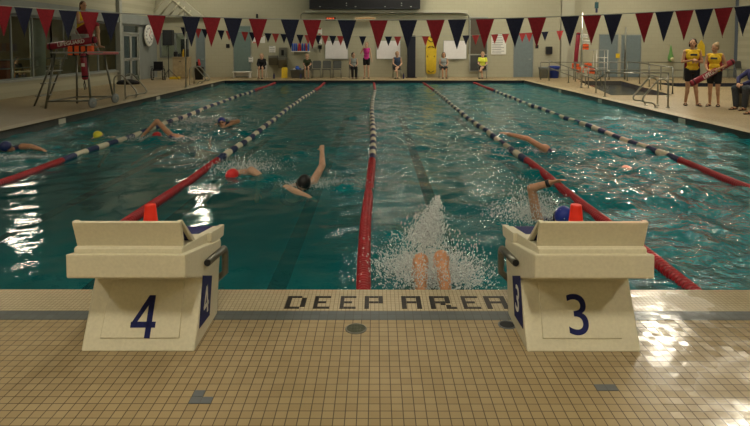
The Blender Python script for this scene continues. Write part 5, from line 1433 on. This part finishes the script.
# counter below the office window
a = at(172.5, 57.3, y=26.6); b = at(188, 79, y=26.6)
t = empty('counter', ((a.x + b.x) / 2, 26.9, 0)); tag(t, 'pale wooden cabinet below the office window', 'cabinet')
w2 = b.x - a.x
MB().box((0, 0, (a.z) / 2), (w2, .6, a.z - .05), .01).build('body', M_wood, t); MB().box((0, 0, a.z), (w2 + .06, .66, .04), .01).build('top', M_wood, t)
for s in (-1, 1):
    d_ = MB().box((s * w2 * .245, -.305, a.z * .48), (w2 * .46, .02, a.z * .8), .004).build('door', M_wood, t)
    MB().ell((s * w2 * .05, -.325, a.z * .8), (.02, .02, .03)).build('knob', M_black, d_)
for i, (u, h, m, lab) in enumerate(((176, .28, M_black, 'dark box at the left end of the cabinet top'), (180, .16, M_darkgrey, 'low charcoal case in the middle of the cabinet top'), (183.5, .5, M_yellowcloth, 'yellowish tall bottle on the cabinet top'), (186.5, .42, M_black, 'black upright case at the right end of the cabinet top'))):
    p = at(u, 57, y=26.9)
    if i == 2:
        q = empty('spray_bottle', (p.x, 26.9, a.z + .021)); tag(q, lab, 'bottle'); MB().lathe([(.06, 0), (.07, .03), (.07, .24), (.03, .33), (.03, .40)], 12).build('body', m, q); MB().box((0, -.03, .43), (.05, .14, .07), .01).build('trigger_head', M_red if False else M_darkgrey, q)
    else:
        q = empty('equipment_case', (p.x, 26.9, a.z + .021)); tag(q, lab, 'case'); MB().box((0, 0, h / 2), (.17, .24, h), .02).build('body', m, q); MB().tube(arc((0, 0, h), (.05, 0, 0), (0, 0, .04), 0, PI, 6), .008, 6).build('handle', m, q)
# loudspeaker on a tripod
p = at(168.5, 80, z=0); p = V(at(168.5, 60, y=25.4).x, 25.4, 0)
t = empty('loudspeaker', (p.x, p.y, 0)); a = at(163.5, 30, y=25.4); b = at(173.2, 45.5, y=25.4)
tag(t, 'black loudspeaker on a tripod stand in front of the office window', 'loudspeaker')
MB().box(((a.x + b.x) / 2 - p.x, 0, (a.z + b.z) / 2), (b.x - a.x, .35, a.z - b.z), .02).build('cabinet', M_black, t)
MB().box(((a.x + b.x) / 2 - p.x, -.18, (a.z + b.z) / 2), ((b.x - a.x) * .9, .01, (a.z - b.z) * .92), .004).build('grille', M_darkgrey, t)
MB().tube([(0, 0, .12), (0, 0, b.z)], .02, 8).build('pole', M_black, t)
for k in range(3):
    an = k * 2 * PI / 3 + .5; MB().tube([(0, 0, .55), (.5 * math.cos(an), .5 * math.sin(an), .015)], .015, 6).build('tripod_leg', M_black, t)
tag(MB().box((at(175, 79, y=26.2).x, 26.2, .06), (.5, .3, .12), .03).build('floor_box', M_yellow), 'yellow flat box on the deck at the foot of the loudspeaker stand', 'box')
# wheelchair
x = at(157.5, 70, y=25.2).x
t = empty('wheelchair', (x, 25.2, 0), R(8)); tag(t, 'folded black wheelchair parked by the clock wall', 'wheelchair')
for s in (-1, 1):
    M_ = Matrix.Translation((s * .27, .1, .30)) @ Matrix.Rotation(PI / 2, 4, 'Y')
    w_ = MB().tube([M_ @ V(.30 * math.cos(a_), .30 * math.sin(a_), 0) for a_ in np.linspace(0, 2 * PI, 28)[:-1]], .022, 8, True).build('wheel', M_black, t)
    mb = MB()
    for k in range(6): mb.tube([M_ @ V(0, 0, 0), M_ @ V(.29 * math.cos(k * PI / 3), .29 * math.sin(k * PI / 3), 0)], .006, 5)
    mb.build('spokes', M_steel, w_)
    MB().tube([(s * .22, .2, .92), (s * .22, .22, .5), (s * .22, -.2, .48), (s * .22, -.25, .12), (s * .2, -.38, .10)], .016, 8).build('side_frame', M_steel, t)
    MB().box((s * .27, 0, .68), (.05, .38, .04), .01).build('armrest', M_black, t)
    MB().box((s * .12, -.40, .10), (.14, .18, .02)).build('footrest', M_steel, t)
MB().box((0, 0, .5), (.42, .42, .04), .01).build('seat', M_blackcloth, t)
MB().box((0, .2, .72), (.46, .04, .44), .01).build('backrest', M_blackcloth, t)
# pace clock on the left wall
yk = col_y(146.5)
t = empty('pace_clock', (XL + .14, yk, at(146.5, 35.6, x=XL).z)); tag(t, 'large round white pace clock on the left wall', 'clock')
MR = Matrix.Rotation(PI / 2, 4, 'Y')
MB().lathe([(.02, -.04), (.54, -.04), (.56, -.02), (.56, .03), (.54, .04), (.50, .03), (.02, .03)], 40, MR).build('case', M_white, t)
MB().lathe([(.49, .0), (.49, .0345)], 40, MR).build('dial', M_paper, t)
for i in range(12):
    a_ = i * PI / 6; text('numeral', str(60 if i == 0 else 5 * i), .15, M_darkgrey, t, frame_mat((.036, .38 * -math.sin(a_) * -1 * -1, .38 * math.cos(a_)), (0, 1, 0), (0, 0, 1)) if False else frame_mat((.036, .38 * math.sin(a_), .38 * math.cos(a_)), (0, 1, 0), (0, 0, 1)), .002)
for a_, m in ((.6, M_redfar), (2.3, M_black)): MB().tube([(.045, 0, 0), (.045, .33 * math.sin(a_), .33 * math.cos(a_))], .012, 6).build('hand', m, t)
tag(MB().lathe([(.02, 0), (.35, .0), (.38, .08), (.3, .2), (.12, .27), (.02, .28)], 20, Matrix.Diagonal((1.4, .8, .8, 1))).build('kit_bag', M_blackcloth, None, (XL + .9, 22.1, 0)), 'black rounded bag on the deck before the lounge glass', 'bag')
# equipment rack with orange life jackets
a = at(577, 49.5, y=26.9); b = at(606.5, 77, y=26.9)
t = empty('equipment_rack', (at(590, 70, y=26.9).x, 26.9, 0)); tag(t, 'white tubular equipment rack beside the grey doors', 'rack')
xs = [at(u, 60, y=26.9).x - t.location.x for u in (580.5, 595, 606)]
for x, v in zip(xs, (34, 50, 50)):
    for y in (-.22, .22): MB().tube([(x, y, 0), (x, y, at(590, v, y=26.9).z)], .022, 8).build('upright', M_white, t)
for v, i0 in ((50, 0), (68, 0)):
    z = at(590, v, y=26.9).z; MB().box(((xs[0] + xs[2]) / 2, 0, z), (xs[2] - xs[0], .46, .035)).build('shelf', M_greylight, t)
for v in (57.5, 62.5): 
    z = at(590, v, y=26.9).z; MB().tube([(xs[1], -.22, z), (xs[2], -.22, z)], .02, 6).build('rung', M_white, t)
rg = random.Random(12)
for i, (u, v, m, nm, lab) in enumerate(((575.5, 66, M_orange, 'life_jacket', 'orange life jacket hanging at the left end of the rack'), (580, 70, M_orange, 'life_jacket', 'orange life jacket low on the left of the rack'), (588, 66, M_orange, 'life_jacket', 'orange life jacket in the middle of the rack, upper'), (591, 71, M_orange, 'life_jacket', 'orange life jacket in the middle of the rack, lower'), (585, 47, M_orange, 'life_jacket', 'orange life jacket on the top shelf of the rack'),
        (584, 36, M_white, 'foam_noodle_bundle', 'white bundle on top of the rack'), (586, 42, M_white, 'foam_noodle_bundle', 'white bundle above the orange jacket on the rack'), (598, 73, mat('khaki_cloth', (.16, .14, .08), .8), 'kit_bag', 'khaki bag at the bottom right of the rack'))):
    c = at(u, v, y=26.75); q = empty(nm, c); tag(q, lab, nm.replace('_', ' '))
    mb = MB()
    for k in range(3): mb.box((-.12 + .12 * k, 0, .02 * (k % 2)), (.12, .14, .3 if m is M_orange else .2), .04)
    mb.build('padding', m, q)
    MB().box((0, -.07, 0), (.36, .02, .04)).build('strap', M_blackcloth if m is M_orange else M_grey, q)
rescue_tube('maroon rescue tube standing on end beside the equipment rack', at(575.5, 64, y=26.5), at(578.5, 32.5, y=26.5), '', .1, .11, None, False, (0, -1, 0))
# net bag, yellow board, hanging hook
p = at(671, 45, y=YR - .3); t = empty('net_bag', p); tag(t, 'green net bag with balls hanging on the right wall', 'net bag')
q = at(671, 60, y=YR - .3) - p
MB().lathe([(.01, 0), (.04, -.1), (.09, q.z * .55), (.15, q.z * .8), (.14, q.z), (.05, q.z - .09), (.01, q.z - .1)], 12).build('net', mat('green_net', (.12, .28, .08), .8, 0, .3, 60), t)
MB().tube([(0, 0, -.01), (0, .15, .04), (0, .3, .05)], .012, 6).build('wall_hook', M_steel, t)
MB().ell((.03, -.1, q.z * .93), (.11, .1, .11)).build('ball', mat('pale_ball', (.6, .55, .3), .5, 0, .3, 8), t)
a = at(697.5, 40, y=YR); b = at(704, 56, y=YR)
tag(MB().prism([V(a.x, YR - .1, b.z), V(b.x, YR - .1, b.z), V(b.x, YR - .06, a.z - .3), V((a.x + b.x) / 2, YR - .06, a.z), V(a.x, YR - .06, a.z - .3)], (0, .05, 0)).build('bodyboard', M_yellow), 'yellow pointed board on the wall behind the dark-haired lifeguard', 'board')
p = at(596.5, 11.5, y=24); t = empty('hanging_hook', p); tag(t, 'dark blue hook and tackle hanging from the ceiling at the upper right', 'hook')
MB().tube([(0, 0, .15), (0, 0, CEIL_Z - p.z)], .012, 6).build('cable', M_steeldark, t); MB().box((0, 0, .3), (.16, .12, .3), .03).build('block', mat('teal_tackle', (.03, .10, .12), .5), t); MB().box((0, 0, .05), (.09, .08, .22), .03).build('hook', M_navy, t)
tag(MB().tube([at(625.8, 27.2, y=25.9), V(at(625.8, 27, y=25.9).x, 25.9, 0)], .045, 10).build('standpipe', M_steeldark), 'slim dark post standing between the two blue-grey doors on the right', 'post')

# ------------------------------------------------------------------ lounge behind the glass
M_brownhair = M_hairdark
def lounge_person(u, v, label, m, hm, lean):
    x = XL - 2.2; p = at(u, v, x=x)
    J = joints_sit(.45, 1.7, lean)
    figure('person', label, 'person', (x, p.y, 0), R(70), J, M_skin, hm, 'short', (0, -1, -.2), [('jacket', m, 'longsleeve'), ('trousers', M_darkgrey, 'trousers')], .018, 1.1, False, None, None, M_blackcloth)
    chair('grey chair in the lounge under %s' % label.split(' sitting')[0], (x, p.y + .0, 0), R(70), CH, 'lounge chairs')
lounge_person(13, 46, 'person in a black jacket sitting behind the lounge glass', M_blackcloth, M_hairdark, .15)
lounge_person(39, 47, 'person in a blue-grey jacket sitting behind the lounge glass', mat('slate_jacket', (.06, .075, .12), .85, 0, .1, 20), M_hairfair, .05)
for y, lab in ((14.5, 'pale wooden lounge table nearest the left edge'), (18.6, 'pale wooden lounge table behind the tall lifeguard chair')):
    t = empty('lounge_table', (XL - 1.3, y, 0)); tag(t, lab, 'table', 'tables in the lounge')
    MB().box((0, 0, .74), (.8, 1.6, .04), .01).build('table_top', M_wood, t)
    for sx in (-1, 1):
        for sy in (-1, 1): MB().tube([(sx * .34, sy * .72, .72), (sx * .34, sy * .72, 0)], .025, 8).build('leg', M_steel, t)
t = empty('waste_bin', (XL - .9, at(3, 52, x=XL - .9).y, 0)); tag(t, 'orange-red bin behind the lounge glass at the left edge', 'bin')
MB().box((0, 0, .6), (.5, .5, 1.2), .04).build('body', mat('faded_red_plastic', (.42, .12, .08), .5, 0, .1), t); MB().box((0, 0, 1.22), (.54, .54, .06), .02).build('lid', M_redvinyl, t)
t = empty('crowd_rail', (XL - .45, 15, 0)); tag(t, 'horizontal steel rail running behind the lounge glass', 'railing')
for z in (.95, 1.25): MB().tube([(0, -5, z), (0, 4, z)], .022, 8).build('rail', M_steel, t)
for y in (-5, -2, 1, 4): MB().tube([(0, y, 0), (0, y, 1.25)], .022, 8).build('post', M_steel, t)
